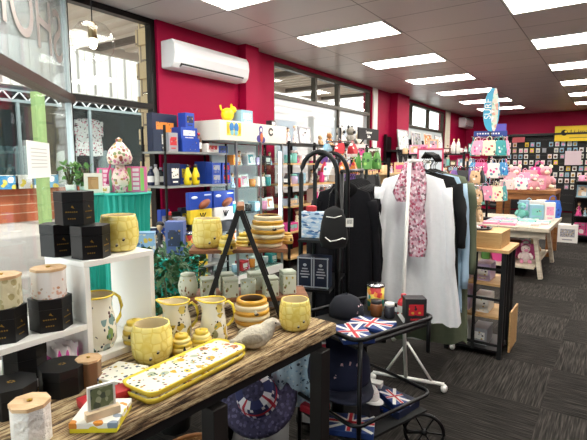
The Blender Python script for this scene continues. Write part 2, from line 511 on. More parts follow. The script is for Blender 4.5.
# angled shopfront: runs from the corner towards the camera side
A = Vector((XW, Y_C, 0)); Dg = Vector((.73, -.69, 0)).normalized(); LEN = 6.4
rzg = math.atan2(Dg.y, Dg.x)
def along(s, z, off=0): 
    nrm = Vector((-Dg.y, Dg.x, 0))
    return A + Dg * s + nrm * off + Vector((0, 0, z))
fr = MB()
def gb(s0, s1, z0, z1, d=.1, m=0): fr.box(along((s0 + s1) / 2, (z0 + z1) / 2), (s1 - s0, d, z1 - z0), m, rz=rzg)
gb(0, LEN, 0, .35, .14); gb(0, LEN, 2.03, 2.10, .12); gb(0, LEN, CEIL - .06, CEIL, .12)
gb(0, .035, .35, CEIL, .05, 1)
for s in (2.6, 4.5, LEN - .06): gb(s, s + .06, .35, CEIL, .1)
o = struct('window_4', fr, [mat('transom_brown', '#3d2a22', .4, .2), mat('silicone_joint', '#b9c6c8', .3)])
g = MB(); g.box(along(LEN / 2, (.35 + 2.03) / 2), (LEN, .006, 1.68), rz=rzg); obj('lower_pane', g, GLASS, o)
g = MB(); g.box(along(LEN / 2, (2.1 + CEIL - .06) / 2), (LEN, .006, CEIL - 2.16), rz=rzg); obj('upper_pane', g, glassmat('dull_glass', (.72, .78, .78), .9, haze=.28), o)
SG = mat('sign_writing_brown', '#a09792', .6)
text('SHOP', .62, SG, o, along(.95, 2.53, .012), (PI / 2, 0, rzg), depth=.001)

# ------------------------------------------------------------------ ceiling light panels
LM = mat('light_diffuser', '#fffaf2', .5, emit=PANEL_E)
rows = [-2.85, -.45, 1.95, 4.2]  # the row beyond the aisle is out of view, added to light the room
ords = ['nearest', 'second', 'third', 'fourth', 'fifth', 'sixth', 'seventh', 'eighth']
def mk_light():
    r = root('ceiling_light')
    b = MB()
    for (cx, cy, dx, dy) in ((0, -.285, 1.18, .02), (0, .285, 1.18, .02), (-.58, 0, .02, .55), (.58, 0, .02, .55)): b.box((cx, cy, -.006), (dx, dy, .012))
    obj('frame', b, WHITE, r)
    d = MB(); d.box((0, 0, -.0035), (1.14, .55, .007)); obj('diffuser', d, LM, r)
    return r
for ri, x in enumerate(rows):
    for k in range(-2, 6):  # the overhead panels are out of view too, added for their light
        y = 5.28 + 1.816 * k
        if x == 4.2: continue
        if x > 1 and k % 2: continue
        if y < .8 and x < -1: continue
        lab = '%s rectangular ceiling light panel in the %s row %s' % (
            {-2: 'added overhead', -1: 'nearest', 0: 'second', 1: 'third', 2: 'fourth', 3: 'fifth', 4: 'sixth', 5: 'farthest'}[k],
            ['left', 'middle', 'right', 'x'][ri], ['nearer the window wall', 'over the aisle', 'added unseen beyond the aisle', ''][ri])
        inst('light', mk_light, lab, 'ceiling light', (x, y, CEIL), group='ceiling light panels')

# ================================================================== OUTSIDE (street seen through the glass)
pv = MB(); pv.box((-12, 3, -.06), (15, 40, .1))
struct('ground_outside', pv, mat('pavement', '#b8aea6', .8, noise=.12, scale=3))
BRK = brickmat('orange_brick', '#b5633f', '#9c5033', '#c8a48c', .23, .086, rot=(PI / 2, 0, PI / 2))
BRO = brickmat('cream_block', '#cbb795', '#bda780', '#7d6f5c', .39, .19, rot=(PI / 2, 0, PI / 2), ms=.014)
# cream block pier just outside the corner window
p = empty('block_pillar', 'cream concrete block pillar standing outside the corner window', 'pillar', (XW - .45, 3.98, 0))
b = MB(); b.box((0, 0, 1.72), (.45, .36, 3.44))
for k in range(8):
    b.box((0, -.03, .2 + k * .4), (.47, .38, .19))
obj('shaft', b, BRO, p)
b = MB(); b.box((0, 0, .03), (.6, .5, .06)); obj('footing', b, cm('#8f8578'), p)
# opposite shops, post and dresses; part is glass reflection modelled as solid things
OX = -12.6
op = empty('shop_building', 'low shop across the street, partly modelled reflection, with orange brick base and lattice header', 'building', (OX, 5, 0))
b = MB(); b.box((0, 0, .42), (.3, 26, .84)); obj('brick_base', b, BRK, op)
b = MB(); b.box((-2.2, 0, 2.0), (.2, 26, 4.0)); b.box((-1.1, 0, 3.25), (2.2, 26, .1)); obj('interior_wall', b, cm('#40464a'), op)
b = MB(); b.box((0, 0, 4.3), (.3, 26, 1.75))
for k in range(52): b.box((.17, -12.8 + k * .5, 4.25), (.05, .06, 1.6))
obj('fascia', b, cm('#dedbd4', .6), op)
b = MB()
for k in range(52): b.box((.2, -12.55 + k * .5, 4.25), (.02, .05, 1.6))
obj('fascia_rib', b, cm('#8f8c86', .6), op)
b = MB()
for k in range(14): b.box((.05, -12.8 + k * 1.95, 1.95), (.08, .07, 2.3))
b.box((.05, 0, .9), (.1, 26, .06)); b.box((.05, 0, 3.05), (.1, 26, .07)); b.box((.05, 0, 3.3), (.1, 26, .05))
obj('shopfront_frame', b, cm('#8d9a9c'), op)
b = MB()
for k in range(64):
    y = -12.9 + k * .4; b.bar((.08, y, 3.06), (.08, y + .2, 3.29), .03, m=0); b.bar((.08, y + .2, 3.29), (.08, y + .4, 3.06), .03, m=0)
obj('lattice', b, cm('#dfe3e2'), op)
b = MB(); b.box((0, 0, 1.95), (.01, 26, 2.2)); obj('shop_glass', b, GLASS, op)
gp = MB(); gp.prism([(.16 * math.cos(a * PI / 4), .16 * math.sin(a * PI / 4)) for a in range(8)], 0, 3.2)
c = pxx(44, 200, OX + .9)
tag(obj('green_post', gp, cm('#8fae6e', .6), loc=(c.x, c.y, 0)), 'pale green post standing in front of the shop across the street', 'post')
wbl = empty('added_white_building', 'added white weatherboard building that brightens the view through the long window', 'building', (-9.6, 15.5, 0))
b = MB(); b.box((0, 0, 2.6), (.4, 16, 5.2)); obj('wall', b, cm('#f1efea', .7), wbl)  # building added as a bright white backdrop for the long window
b = MB()
for k in range(22): b.box((.21, 0, .2 + k * .23), (.03, 16, .02))
obj('board_seam', b, cm('#dedad2', .7), wbl)
for k in range(4): b = MB(); b.box((.22, -6 + k * 3.6, 2.3), (.06, 1.1, 1.3)); obj('window', b, cm('#8fa9bd', .2), wbl)
b = MB(); b.box((.3, 0, 5.25), (1.4, 16.4, .16)); obj('roof_edge', b, cm('#c9826a', .6), wbl)
# dresses hanging in the far shop
def garment(wid, ln, dep, mats, folds=7, sleeves=True, amp=.02, flare=1.15, seed=0, shoulder=.06, sl_len=.55, parent=None, name='garment_body'):
    """hanging garment, hook point at origin, wide along local x"""
    rr = random.Random(seed)
    ph = rr.random() * 6
    N = 56; rows_ = 16
    mb = MB(); vs = []
    for j in range(rows_ + 1):
        t = j / rows_
        z = -ln * t
        if t < .12:
            k = t / .12; hw = wid * (.14 + .36 * math.sin(k * PI / 2) ** .8); z = -shoulder * k ** 1.3 - .02
        else:
            hw = wid * .5 * (.93 + (flare - .93) * (t - .12) / .88); z = -shoulder - (ln - shoulder) * (t - .12) / .88 - .02
        hd = dep * (.35 + .65 * min(1, t / .25)) * .5
        for i in range(N):
            a = 2 * PI * i / N
            rp = 1 + amp / max(hd, .02) * math.sin(folds * 2 * a + ph + t * .8) * min(1, t * 1.6) * .8 + .15 * math.sin(3 * a + ph * 2) * t
            x = hw * math.copysign(abs(math.cos(a)) ** .7, math.cos(a)); y = hd * math.sin(a) * rp
            zz = z + (.015 * math.sin(5 * a + ph) * t if j > 1 else 0)
            vs.append((x, y, zz))
    fs = []
    for j in range(rows_):
        for i in range(N): fs.append((j * N + i, (j + 1) * N + i, (j + 1) * N + (i + 1) % N, j * N + (i + 1) % N))
    mb.add(vs, fs, 0, True); mb.add(vs[:N], [tuple(range(N))], 0)
    r = parent
    body = obj(name, mb, mats, r)
    if sleeves:
        for s in (-1, 1):
            m2 = MB(); pth = []; rad = []
            L_ = ln * sl_len
            for k in range(9):
                t = k / 8
                pth.append((s * (wid * .46 + .03 * math.sin(t * 2.2) + .02 * t), .012 * math.sin(t * 6 + ph), -shoulder * .8 - .04 - L_ * t))
                rad.append((.062 - .02 * t) * (1 + .08 * math.sin(t * 19 + ph)) * wid / .5)
            m2.tube(pth, .05, 12, radii=rad, flat=.7)
            obj('sleeve', m2, mats, body)
    return body
def hanger(parent, wid, m, hook=.07):
    b = MB()
    b.tube([(-wid * .42, 0, -.06), (-wid * .2, 0, -.03), (0, 0, 0), (wid * .2, 0, -.03), (wid * .42, 0, -.06)], .008, 6)
    b.tube([(0, 0, 0), (0, 0, .03), (.012, 0, .045), (.018, 0, .06), (.01, 0, hook), (-.008, 0, hook + .004), (-.016, 0, hook - .008)], .003, 6)
    return obj('hanger', b, m, parent)
for i, (u, v, c, n) in enumerate(((88, 118, '#e8a8b4', 'white and pink dotted'), (4, 145, '#3b4a50', 'dark slate'), (22, 145, '#7a8589', 'light slate grey'), (106, 150, '#8b8f93', 'ash grey'), (121, 148, '#54494d', 'brown grey'), (66, 150, '#c8c6c2', 'off white'))):
    q = pxx(u, v, OX - .5)
    r = empty('dress', '%s dress hanging inside the shop across the street' % n, 'dress', (q.x, q.y, q.z), PI / 2, 'dresses in the shop across the street')
    mm = pattern('dress_pink', '#f0e4e4', ['#c0506a', '#5c2a3a', '#e08a9c'], 16, .4, .8, .8) if i == 0 else cm(c, .9)
    garment(.5 if i else .8, 1.2 if i else 1.1, .2, mm, seed=i, parent=r, sl_len=.4); hanger(r, .6, BLACK)
# verandah roof outside
vr = empty('verandah', 'ribbed verandah roof with white fascia over the pavement outside', 'verandah', (-7.0, 4, 0))
b = MB(); b.box((.9, 0, 3.62), (3.2, 18, .05))
for k in range(60): b.box((.9, -8.9 + k * .3, 3.57), (3.2, .1, .06))
obj('roof_sheet', b, cm('#cdc3b4', .7), vr)
for k in range(10): b = MB(); b.box((.9, -8.5 + k * 1.9, 3.50), (3.2, .09, .1)); obj('rafter', b, cm('#5f564d', .7), vr)
b = MB(); b.box((-.72, 0, 3.5), (.08, 18, .16)); obj('gutter', b, cm('#c9c2b4', .6), vr)
for y in (-7, 8): b = MB(); b.box((-.7, y, 1.45), (.12, .12, 2.9)); obj('post', b, cm('#6d6a64', .5), vr)
# low boxes of bright goods on the far shop's base
for i, (u, c, n) in enumerate(((5, '#3d8fc4', 'blue and white'), (24, '#e6e2dc', 'white'), (47, '#58a5cf', 'pale blue'), )):
    q = pxx(u, 188, OX + .32)
    r = empty('window_poster', '%s poster leaning in the street shop window' % n, 'picture', (q.x, q.y, .86))
    b = MB(); b.box((0, 0, .17), (.04, .62 if i != 1 else .4, .34)); obj('panel', b, pattern('panel%d' % i, c, ['#ffffff', '#e9d25c', '#2a5f95'], 5, .4, .6), r)
    b = MB(); b.box((.022, 0, .335), (.01, .5, .02)); obj('edge', b, WHITE, r)

# ================================================================== WALL EQUIPMENT
def aircon(label, loc, s=1.0, W=1.12):
    r = empty('air_conditioner', label, 'air conditioner', loc)
    prof = [(0, -.15), (.17, -.15), (.215, -.10), (.235, 0), (.225, .10), (.19, .15), (0, .15)]
    b = MB(); n = len(prof)
    vs = [(x * s, -W / 2 * s, z * s) for x, z in prof] + [(x * s, W / 2 * s, z * s) for x, z in prof]
    b.add(vs, [(i, (i + 1) % n, n + (i + 1) % n, n + i) for i in range(n)] + [tuple(range(n))[::-1], tuple(range(n, 2 * n))], 0)
    obj('casing', b, mat('ac_plastic', '#e6e6e8', .3), r, bevel=.012 * s)
    b = MB(); b.box((.198 * s, 0, -.112 * s), (.045 * s, W * .84 * s, .022 * s), mtx=Matrix.Rotation(R(-45), 3, 'Y')); obj('air_outlet', b, mat('outlet_dark', '#2a2a2c', .5), r)
    b = MB(); b.box((.19 * s, 0, -.137 * s), (.07 * s, W * .82 * s, .006 * s), mtx=Matrix.Rotation(R(-25), 3, 'Y')); obj('louvre', b, mat('ac_plastic2', '#d4d4d8', .35), r)
    return r
a0, a1 = pxx(168, 55, XW + .12), pxx(243, 71, XW + .12)
aircon('white split air conditioner high on the magenta wall above the blue boxes', (XW, (a0.y + a1.y) / 2, 2.68), W=a1.y - a0.y)
q = pxx(468, 124, XW + .1)
aircon('small distant white air conditioner beside the far magenta corner', (XW, q.y, q.z), W=1.5)

# pendant lamp by the corner window
q = pd(93, 42, 3.0)
r = empty('pendant_lamp', 'clear glass globe pendant lamp hanging near the corner window', 'lamp', (q.x, q.y, q.z))
b = MB(); b.tube([(0, 0, .1), (0, 0, CEIL - q.z - .02)], .004, 6); b.lathe([(.05, CEIL - q.z - .02), (.05, CEIL - q.z)], 16); obj('cord', b, BLACK, r)
b = MB(); b.lathe([(.018, .12), (.028, .11), (.028, .03), (.02, .02)], 16); obj('lamp_socket', b, mat('brass', '#8f7d5c', .3, .8), r)
b = MB(); b.lathe([(.006, -.045), (.02, -.035), (.027, -.01), (.02, .02), (.012, .03)], 14); obj('bulb', b, mat('bulb_glow', '#fff0d8', .3, emit=8), r)
b = MB(); b.lathe([(.03, .125), (.08, .11), (.122, .06), (.135, 0), (.122, -.06), (.08, -.11), (.001, -.135)], 32); obj('globe', b, glassmat('globe_glass', (.96, .96, .95), .45), r)
# white paper taped to the angled glass
def notice(u0, v0, u1, v1, label):
    nrm = Vector((-Dg.y, Dg.x, 0)); P0 = A + nrm * .012
    def hit(u, v):
        rr = ray(u, v); k = (Vector((P0.x, P0.y, 0)).dot(nrm)) / Vector((rr.x, rr.y, 0)).dot(nrm)
        return Vector((rr.x * k, rr.y * k, H + rr.z * k))
    a, c = hit(u0, v0), hit(u1, v1); mid = (a + c) / 2
    wdt = (Vector((a.x, a.y)) - Vector((c.x, c.y))).length
    b = MB(); b.box((0, 0, 0), (wdt, .002, abs(a.z - c.z)))
    for k in range(6): b.box((0, -.0015, abs(a.z - c.z) * (.3 - k * .1)), (wdt * .7, .001, .006), 1)
    o = obj('paper_notice', b, [mat('paper', '#efeee8', .8), cm('#b8b8b4')], loc=mid, rz=rzg + PI)
    tag(o, label, 'notice')
notice(26, 140, 51, 177, 'large white paper notice taped to the angled shop window')

# ================================================================== THE RUSTIC TABLE AND ITS CERAMICS
TZ = .80
TR = R(-4.0)
# table corner nearest the aisle end
C0 = Vector((-.915, 1.61, TZ)); ta = Vector((-.072, -.997, 0)).normalized(); tb = Vector((-.997, .072, 0)).normalized()
def tp(a, b_, z=0): return C0 + ta * a + tb * b_ + Vector((0, 0, z))
TRZ = math.atan2(-ta.x, ta.y) + PI   # rotation so local -y runs along ta
tbl = empty('display_table', 'rustic weathered timber display table with black steel legs holding the bee ceramics', 'table', tp(.7, .33, -TZ), 0)
def tl(a, b_, z=0): return tp(a, b_, z) - Vector(tbl.location)
tang = math.atan2(ta.y, ta.x)
b = MB()
for k in range(4):   # planks of the top
    b0 = k * .167
    b.box(tl(.68, b0 + .0825, -.024 - (k % 2) * .001), (1.4, .163, .048), rz=tang)
o = obj('tabletop', b, woodmat('rustic_top', [(.38, '#1d150e'), (.45, '#6a5238'), (.5, '#997c55'), (.56, '#cfbb92'), (.62, '#7c6244'), (.7, '#2c2016')], (44, 2.6, 44), .85, .5, 2.4), tbl, bevel=.006)
b = MB(); b.box(tl(.68, .33, -.075), (1.30, .58, .05), rz=tang); obj('apron', b, MATTE, tbl)
for (a_, b_) in ((.05, .035), (.62, .035), (1.3, .035), (.05, .60), (.62, .60), (1.3, .60)):
    b = MB(); b.box(tl(a_, b_, -.10 - .35), (.06, .06, .70), rz=tang); obj('leg', b, mat('steel_leg', '#2a2624', .5, .4), tbl, bevel=.003)

# white stepped display unit
UX = -1.36; Y0, Y1, Y2 = .33, .80, 1.07; UD = .24; ZL, ZH = .945, 1.145
un = empty('display_riser', 'white stepped display riser standing on the rustic table', 'display stand', (UX - UD / 2, (Y0 + Y2) / 2, TZ))
b = MB(); cy = (Y0 + Y2) / 2
b.box((0, 0, .012), (UD, Y2 - Y0, .022)); obj('base_board', b, WHITE, un, bevel=.001)
b = MB(); b.box((0, (Y0 + Y1) / 2 - cy, ZL - TZ - .009), (UD, Y1 - Y0, .018)); obj('low_shelf', b, WHITE, un, bevel=.001)
b = MB(); b.box((0, (Y1 + Y2) / 2 - cy, ZH - TZ - .009), (UD, Y2 - Y1, .018)); obj('top_board', b, WHITE, un, bevel=.001)
for y in (Y1 + .01, Y2 - .01): b = MB(); b.box((0, y - cy, (.024 + ZH - TZ - .018) / 2), (UD, .018, ZH - TZ - .043)); obj('side_panel', b, WHITE, un, bevel=.001)
b = MB(); b.box((0, Y0 + .01 - cy, (.024 + ZL - TZ - .018) / 2), (UD, .018, ZL - TZ - .043)); obj('side_panel', b, WHITE, un, bevel=.001)

CREAM = '#efe6c8'
YEL = mat('yellow_glaze', '#ead04a', .2)
FLOR = pattern('floral_glaze', '#e9e6d6', ['#7d9a98', '#8a4a4f', '#a9b7b0', '#5b6f86', '#7f9a5a', '#c98d4a'], 34, .5, .75, .2, -.02, .24, stretch=(1, 1, .55), fine=(['#3d4450', '#5b3f44', '#6f8f8a', '#4a6a4a'], 85))
FLOR2 = pattern('floral_glaze_yellow', '#e9e6d6', ['#cdb24a', '#d8c46a', '#a5a57e', '#c9ab4a'], 36, .5, .8, .2, -.02, .17, stretch=(1, 1, .8), fine=(['#6a5f3a', '#3f4238', '#8b6a3a', '#7a8a6a'], 90))
HONEY = honeycomb('honeycomb_glaze', '#f2e084', '#e2c85c', 34)
HONEYR = mat('honey_rim', '#eee0a8', .25)
INNER = mat('ceramic_inner', '#d9c9a0', .35)
STRA = mat('stripe_ochre', '#cf9b32', .3); STRB = mat('stripe_cream', '#e2d2ab', .3)
DARKI = mat('pot_dark_inner', '#5b3d16', .5)

def honey_pot(r0, h):
    def f():
        r = root('honeycomb_pot')
        b = MB(); b.lathe([(r0 * .62, 0), (r0 * .8, h * .03), (r0 * .95, h * .2), (r0, h * .45), (r0 * .97, h * .75), (r0 * .88, h * .95), (r0 * .86, h), (r0 * .8, h * .99)], 36)
        b.f = [f_ for f_ in b.f]; b.f.pop(); b.mi.pop(); b.sm.pop()
        obj('pot_wall', b, HONEY, r)
        b = MB(); b.lathe([(r0 * .8, h * .99), (r0 * .78, h * .9), (r0 * .82, h * .5), (r0 * .6, h * .08), (.001, h * .06)], 36); b.f.pop(-1) if False else None
        b2 = MB(); n = 36; prof = [(r0 * .8, h * .99), (r0 * .78, h * .85), (r0 * .84, h * .5), (r0 * .6, h * .08), (.0005, h * .07)]
        vs = [(q_ * math.cos(2 * PI * i / n), q_ * math.sin(2 * PI * i / n), z) for q_, z in prof for i in range(n)]
        b2.add(vs, [(k * n + i, (k + 1) * n + i, (k + 1) * n + (i + 1) % n, k * n + (i + 1) % n) for k in range(4) for i in range(n)], 0, True)
        obj('inside', b2, INNER, r)
        b = MB()     # little raised bee
        for sx_, sz in ((.55, .35), (.2, .2)):
            a = -PI / 2 + sx_; rr = r0 * .99
            c = (rr * math.cos(a), rr * math.sin(a), h * sz)
            b.ball(c, (h * .035, h * .03, h * .03), 0, 8); b.ball((c[0] + h * .03, c[1], c[2] + .002), h * .018, 0, 8)
            b.ball((c[0], c[1], c[2] + h * .04), (h * .02, h * .01, h * .035), 1, 8); b.ball((c[0] + h * .03, c[1], c[2] + h * .04), (h * .015, h * .01, h * .03), 1, 8)
        obj('bee', b, [cm('#33291a'), cm('#dcd4bd')], r)
        return r
    return f
def open_pot(b, prof, n=32, m=0, mats=None):
    """lathe without caps at the top"""
    o0 = len(b.v)
    for q_, z in prof:
        for i in range(n): b.v.append((q_ * math.cos(2 * PI * i / n), q_ * math.sin(2 * PI * i / n), z))
    for k in range(len(prof) - 1):
        for i in range(n):
            b.f.append([o0 + k * n + i, o0 + k * n + (i + 1) % n, o0 + (k + 1) * n + (i + 1) % n, o0 + (k + 1) * n + i])
            b.mi.append(mats[k] if mats else m); b.sm.append(True)
    if prof[0][0] > .002: b.f.append([o0 + i for i in range(n)][::-1]); b.mi.append(m); b.sm.append(False)
    return b
def striped_pot(r0, h, bands=6):
    def f():
        r = root('striped_pot'); prof = [(r0 * .55, 0)]; ms = []
        for k in range(bands):
            z0 = h * k / bands; z1 = h * (k + 1) / bands; t = (k + .5) / bands
            R_ = r0 * (.66 + .34 * math.sin(PI * (.12 + t * .76)))
            for q_, fz in ((.93, .02), (1, .3), (1, .7), (.93, .98)): prof.append((R_ * q_, z0 + (z1 - z0) * fz)); ms.append(k % 2)
        prof += [(r0 * .62, h * .99), (r0 * .7, h * .8), (r0 * .7, h * .3), (.001, h * .2)]; ms += [1, 2, 2, 2]
        b = MB(); open_pot(b, prof, 36, mats=ms[:len(prof) - 1]); obj('pot_wall', b, [STRB, STRA, DARKI], r)
        b = MB(); a = -PI / 2 + .35; c = (r0 * .98 * math.cos(a), r0 * .98 * math.sin(a), h * .6)
        b.ball(c, (.011, .006, .006), 0, 8); b.ball((c[0] - .003, c[1] - .003, c[2] + .009), (.006, .003, .009), 1, 8); obj('bee', b, [cm('#2a2218'), cm('#e8e0c8')], r)
        return r
    return f
def beehive(h, colA='#dcbc3e', colB='#eedb8a', key='y'):
    def f():
        r = root('beehive_pot'); r0 = h * .5; B = 5; prof = [(r0 * .8, 0)]; ms = []
        for k in range(B):
            t = (k + .5) / B; z0 = h * .92 * k / B; z1 = h * .92 * (k + 1) / B
            R_ = r0 * math.sqrt(max(.05, 1 - (t * .92) ** 2.6)) * (.88 + .12 * min(1, t * 3))
            for q_, fz in ((.94, .02), (1, .3), (1, .7), (.94, .98)): prof.append((R_ * q_, z0 + (z1 - z0) * fz)); ms.append(k % 2)
        prof.append((.001, h * .945)); ms.append(1)
        b = MB(); open_pot(b, prof, 24, mats=[ms[0]] + ms[:len(prof) - 2]); obj('pot_wall', b, [mat('hive_a' + key, colA, .3), mat('hive_b' + key, colB, .3)], r)
        b = MB(); b.lathe([(h * .1, h * .9), (h * .1, h * .96), (.001, h)], 14); obj('knob', b, mat('hive_a' + key, colA, .3), r)
        b = MB(); a = -PI / 2 + .5; c = (r0 * math.cos(a), r0 * math.sin(a), h * .35); b.ball(c, (.006, .004, .004), 0, 8); b.ball((c[0], c[1], c[2] + .006), (.003, .002, .005), 0, 8); obj('bee', b, cm('#2a2218'), r)
        return r
    return f
def jug(h, r0, printm, tall=True, hc=None):
    def f():
        r = root('jug')
        pr = [(r0 * .98, 0), (r0, h * .03), (r0 * .93, h * .3), (r0 * .82, h * .6), (r0 * .76, h * .8), (r0 * .82, h * .93), (r0 * .86, h)]
        if not tall: pr = [(r0 * .78, 0), (r0 * .98, h * .15), (r0, h * .35), (r0 * .9, h * .6), (r0 * .78, h * .8), (r0 * .86, h * .95), (r0 * .9, h)]
        n = 36; b = MB(); vs = []; full = pr + [(pr[-1][0] * .94, h), (pr[-2][0] * .9, h * .85), (r0 * .75, h * .4), (.001, h * .05)]
        for k, (q_, z) in enumerate(full):
            for i in range(n):
                a = 2 * PI * i / n; x, y = q_ * math.cos(a), q_ * math.sin(a)
                if z > h * .8:       # pouring lip on -x side
                    s = max(0, -math.cos(a)) ** 8 * (z / h - .8) / .2; x -= r0 * .38 * s; zz = z + h * .04 * s
                else: zz = z
                vs.append((x, y, zz))
        m_ = len(full)
        for k in range(m_ - 1):
            ml = 0 if k < len(pr) - 1 else (1 if k == len(pr) - 1 else 2)
            b.add([], [])
            for i in range(n): b.f.append([k * n + i, k * n + (i + 1) % n, (k + 1) * n + (i + 1) % n, (k + 1) * n + i]); b.mi.append(ml); b.sm.append(True)
        b.v = vs; b.f.append(list(range(n))[::-1]); b.mi.append(0); b.sm.append(False)
        obj('jug_body', b, [printm, YEL, INNER], r)
        b = MB(); pth = []
        vs = []
        for i in range(n):
            a = 2 * PI * i / n; x, y = pr[-1][0] * .98 * math.cos(a), pr[-1][0] * .98 * math.sin(a); s = max(0, -math.cos(a)) ** 8
            pth.append((x - r0 * .38 * s, y, h + h * .04 * s))
        b.tube(pth, .0035, 6, closed=True); obj('rim', b, YEL, r)
        b = MB(); x0 = r0 * .78
        b.tube([(x0 * .95, 0, h * .9), (x0 + h * .10, 0, h * .95), (x0 + h * .2, 0, h * .86), (x0 + h * .24, 0, h * .68), (x0 + h * .2, 0, h * .48), (x0 + h * .1, 0, h * .36), (x0 * 1.1, 0, h * .34)], .0075, 8, flat=.7)
        obj('handle', b, YEL, r)
        return r
    return f

def put(key, f, label, cat, u, v, z=TZ, rz=FACE, group=None, off=0, scale=None):
    """stand something so that its front foot is at pixel (u, v) on height z; off pushes its centre back by its radius"""
    p_ = pz(u, v, z); d = Vector((p_.x, p_.y, 0)).normalized()
    p_ = p_ + d * off
    return inst(key, f, label, cat, (p_.x, p_.y, z + .0005), rz, group, scale)
def at(key, f, label, cat, x, y, z, rz, scale=None): return inst(key, f, label, cat, (x, y, z + .0005), rz, None, scale)
put('hp1', honey_pot(.068, .128), 'yellow honeycomb pot on the rustic table in front of the white riser', 'pot', 153, 366, off=.055)
put('hp1', honey_pot(.068, .128), 'yellow honeycomb pot alone at the aisle end of the rustic table', 'pot', 295, 333, off=.055, scale=.94)
put('sp1', striped_pot(.073, .12), 'ochre and cream striped pot standing behind the grey bird on the rustic table', 'pot', 252, 331, off=.05)
put('hv1', beehive(.076), 'small yellow beehive pot nearest the honeycomb pot on the rustic table', 'pot', 182, 357, off=.03, group=None)
put('hv1', beehive(.062), 'small yellow beehive pot between the jugs and the long tray', 'pot', 202, 352, off=.03)
at('hv2', beehive(.088, '#e0c24a', '#f0e3a2', 'z'), 'taller pale yellow striped beehive pot on the white riser base', 'pot', -1.372, .985, TZ + .023, 0)
put('jg1', jug(.15, .056, FLOR2, False), 'short floral jug with yellow handle beside the honeycomb pot', 'jug', 177, 345, off=.05, rz=FACE + .1)
put('jg2', jug(.152, .053, FLOR2), 'tall straight floral jug with yellow rim beside the striped pot', 'jug', 214, 344, off=.05, rz=FACE + .1)
at('jg3', jug(.185, .064, FLOR, False), 'large floral jug with yellow handle on the white riser base at the left', 'jug', -1.44, .884, TZ + .023, R(86))

# grey speckled bird
r = empty('bird_ornament', 'grey speckled stone bird ornament lying in front of the striped pot', 'ornament', tuple(pz(256, 352, TZ) + Vector((-.02, .03, .001))), FACE + R(20))
r.scale = (1.12,) * 3
b = MB()
P_ = [(-.088, 0, .030), (-.07, 0, .030), (-.045, 0, .034), (-.015, 0, .038), (.015, 0, .043), (.033, 0, .055), (.045, 0, .072), (.056, 0, .076), (.066, 0, .074), (.079, 0, .068)]
b.tube(P_, .03, 16, radii=[.007, .012, .024, .034, .035, .028, .021, .018, .012, .002])
b.ball((-.01, 0, .03), (.05, .033, .03), 0, 16)
o = obj('bird_body', b, mat('speckled_stone', '#c2b8a4', .8, noise=.35, scale=90, bump=.6), r)
b = MB(); b.ball((-.02, -.031, .042), (.038, .006, .018), 0, 12); b.ball((-.02, .031, .042), (.038, .006, .018), 0, 12); obj('wing', b, mat('speckled_stone_d', '#a09581', .85, noise=.4, scale=110, bump=.6), r)
b = MB(); b.ball((.058, -.017, .08), .0028, 0, 8); obj('eye', b, MATTE, r)

# long rectangular trays, two stacked
TRAYP = pattern('tray_print', '#efe9d4', ['#d9bf52', '#c9a23a', '#b87a5a', '#a9b39a', '#d8c98a'], 24, .42, .55, .2, fine=(['#3a4444', '#8b4a45', '#4d5a55', '#b08a3a', '#6d8590'], 62))
def mk_tray():
    r = root('ceramic_tray'); Lx, Ly, c = .25, .085, .035
    pts = []
    for (cx, cy_, a0) in ((Lx - c, Ly - c, 0), (-Lx + c, Ly - c, 90), (-Lx + c, -Ly + c, 180), (Lx - c, -Ly + c, 270)):
        for k in range(7): a = R(a0 + 15 * k); pts.append((cx + c * math.cos(a), cy_ + c * math.sin(a)))
    n = len(pts); b = MB(); vs = []
    for s, z in ((.90, 0), (.97, .010), (1, .017), (.97, .019), (.93, .0145), (.9, .0135)):
        vs += [(x - (1 - s) * .085 * (1 if x > 0 else -1), y * (1 - (1 - s)), z) for x, y in pts]
    fs = [(k * n + i, k * n + (i + 1) % n, (k + 1) * n + (i + 1) % n, (k + 1) * n + i) for k in range(5) for i in range(n)]
    b.add(vs, fs, 0, True); b.f.append(list(range(n))[::-1]); b.mi.append(0); b.sm.append(False)
    obj('tray_rim', b, YEL, r)
    b = MB(); b.add([(x * .995, y * .995, .0142) for x, y in [(v[0], v[1]) for v in vs[5 * n:6 * n]]], [tuple(range(n))]); 
    obj('printed_face', b, TRAYP, r)
    return r
q0, q1, q2 = pz(155, 407, TZ), pz(249, 357, TZ), pz(131, 391, TZ)
mid = (q1 + q2) / 2; ang = math.atan2(q1.y - q0.y, q1.x - q0.x); ln = (q1 - q0).length
tw = Vector((-math.sin(ang), math.cos(ang), 0)); tw = abs((q2 - q0).dot(tw)) * 1.12; front = (q0 + q1) / 2; nn = Vector((-math.sin(ang), math.cos(ang), 0)); mid = front + nn * tw / 2 + Vector((math.cos(ang), math.sin(ang), 0)) * -.005
inst('tray', mk_tray, 'lower of two long floral trays with yellow rims at the table edge', 'tray', (mid.x, mid.y, TZ + .001), ang, scale=((ln + .012) / .5, tw / .17, 1))
inst('tray', mk_tray, 'upper of two long floral trays with yellow rims at the table edge', 'tray', (mid.x - .004, mid.y + .004, TZ + .019), ang, scale=((ln + .012) / .5, tw / .17, 1))

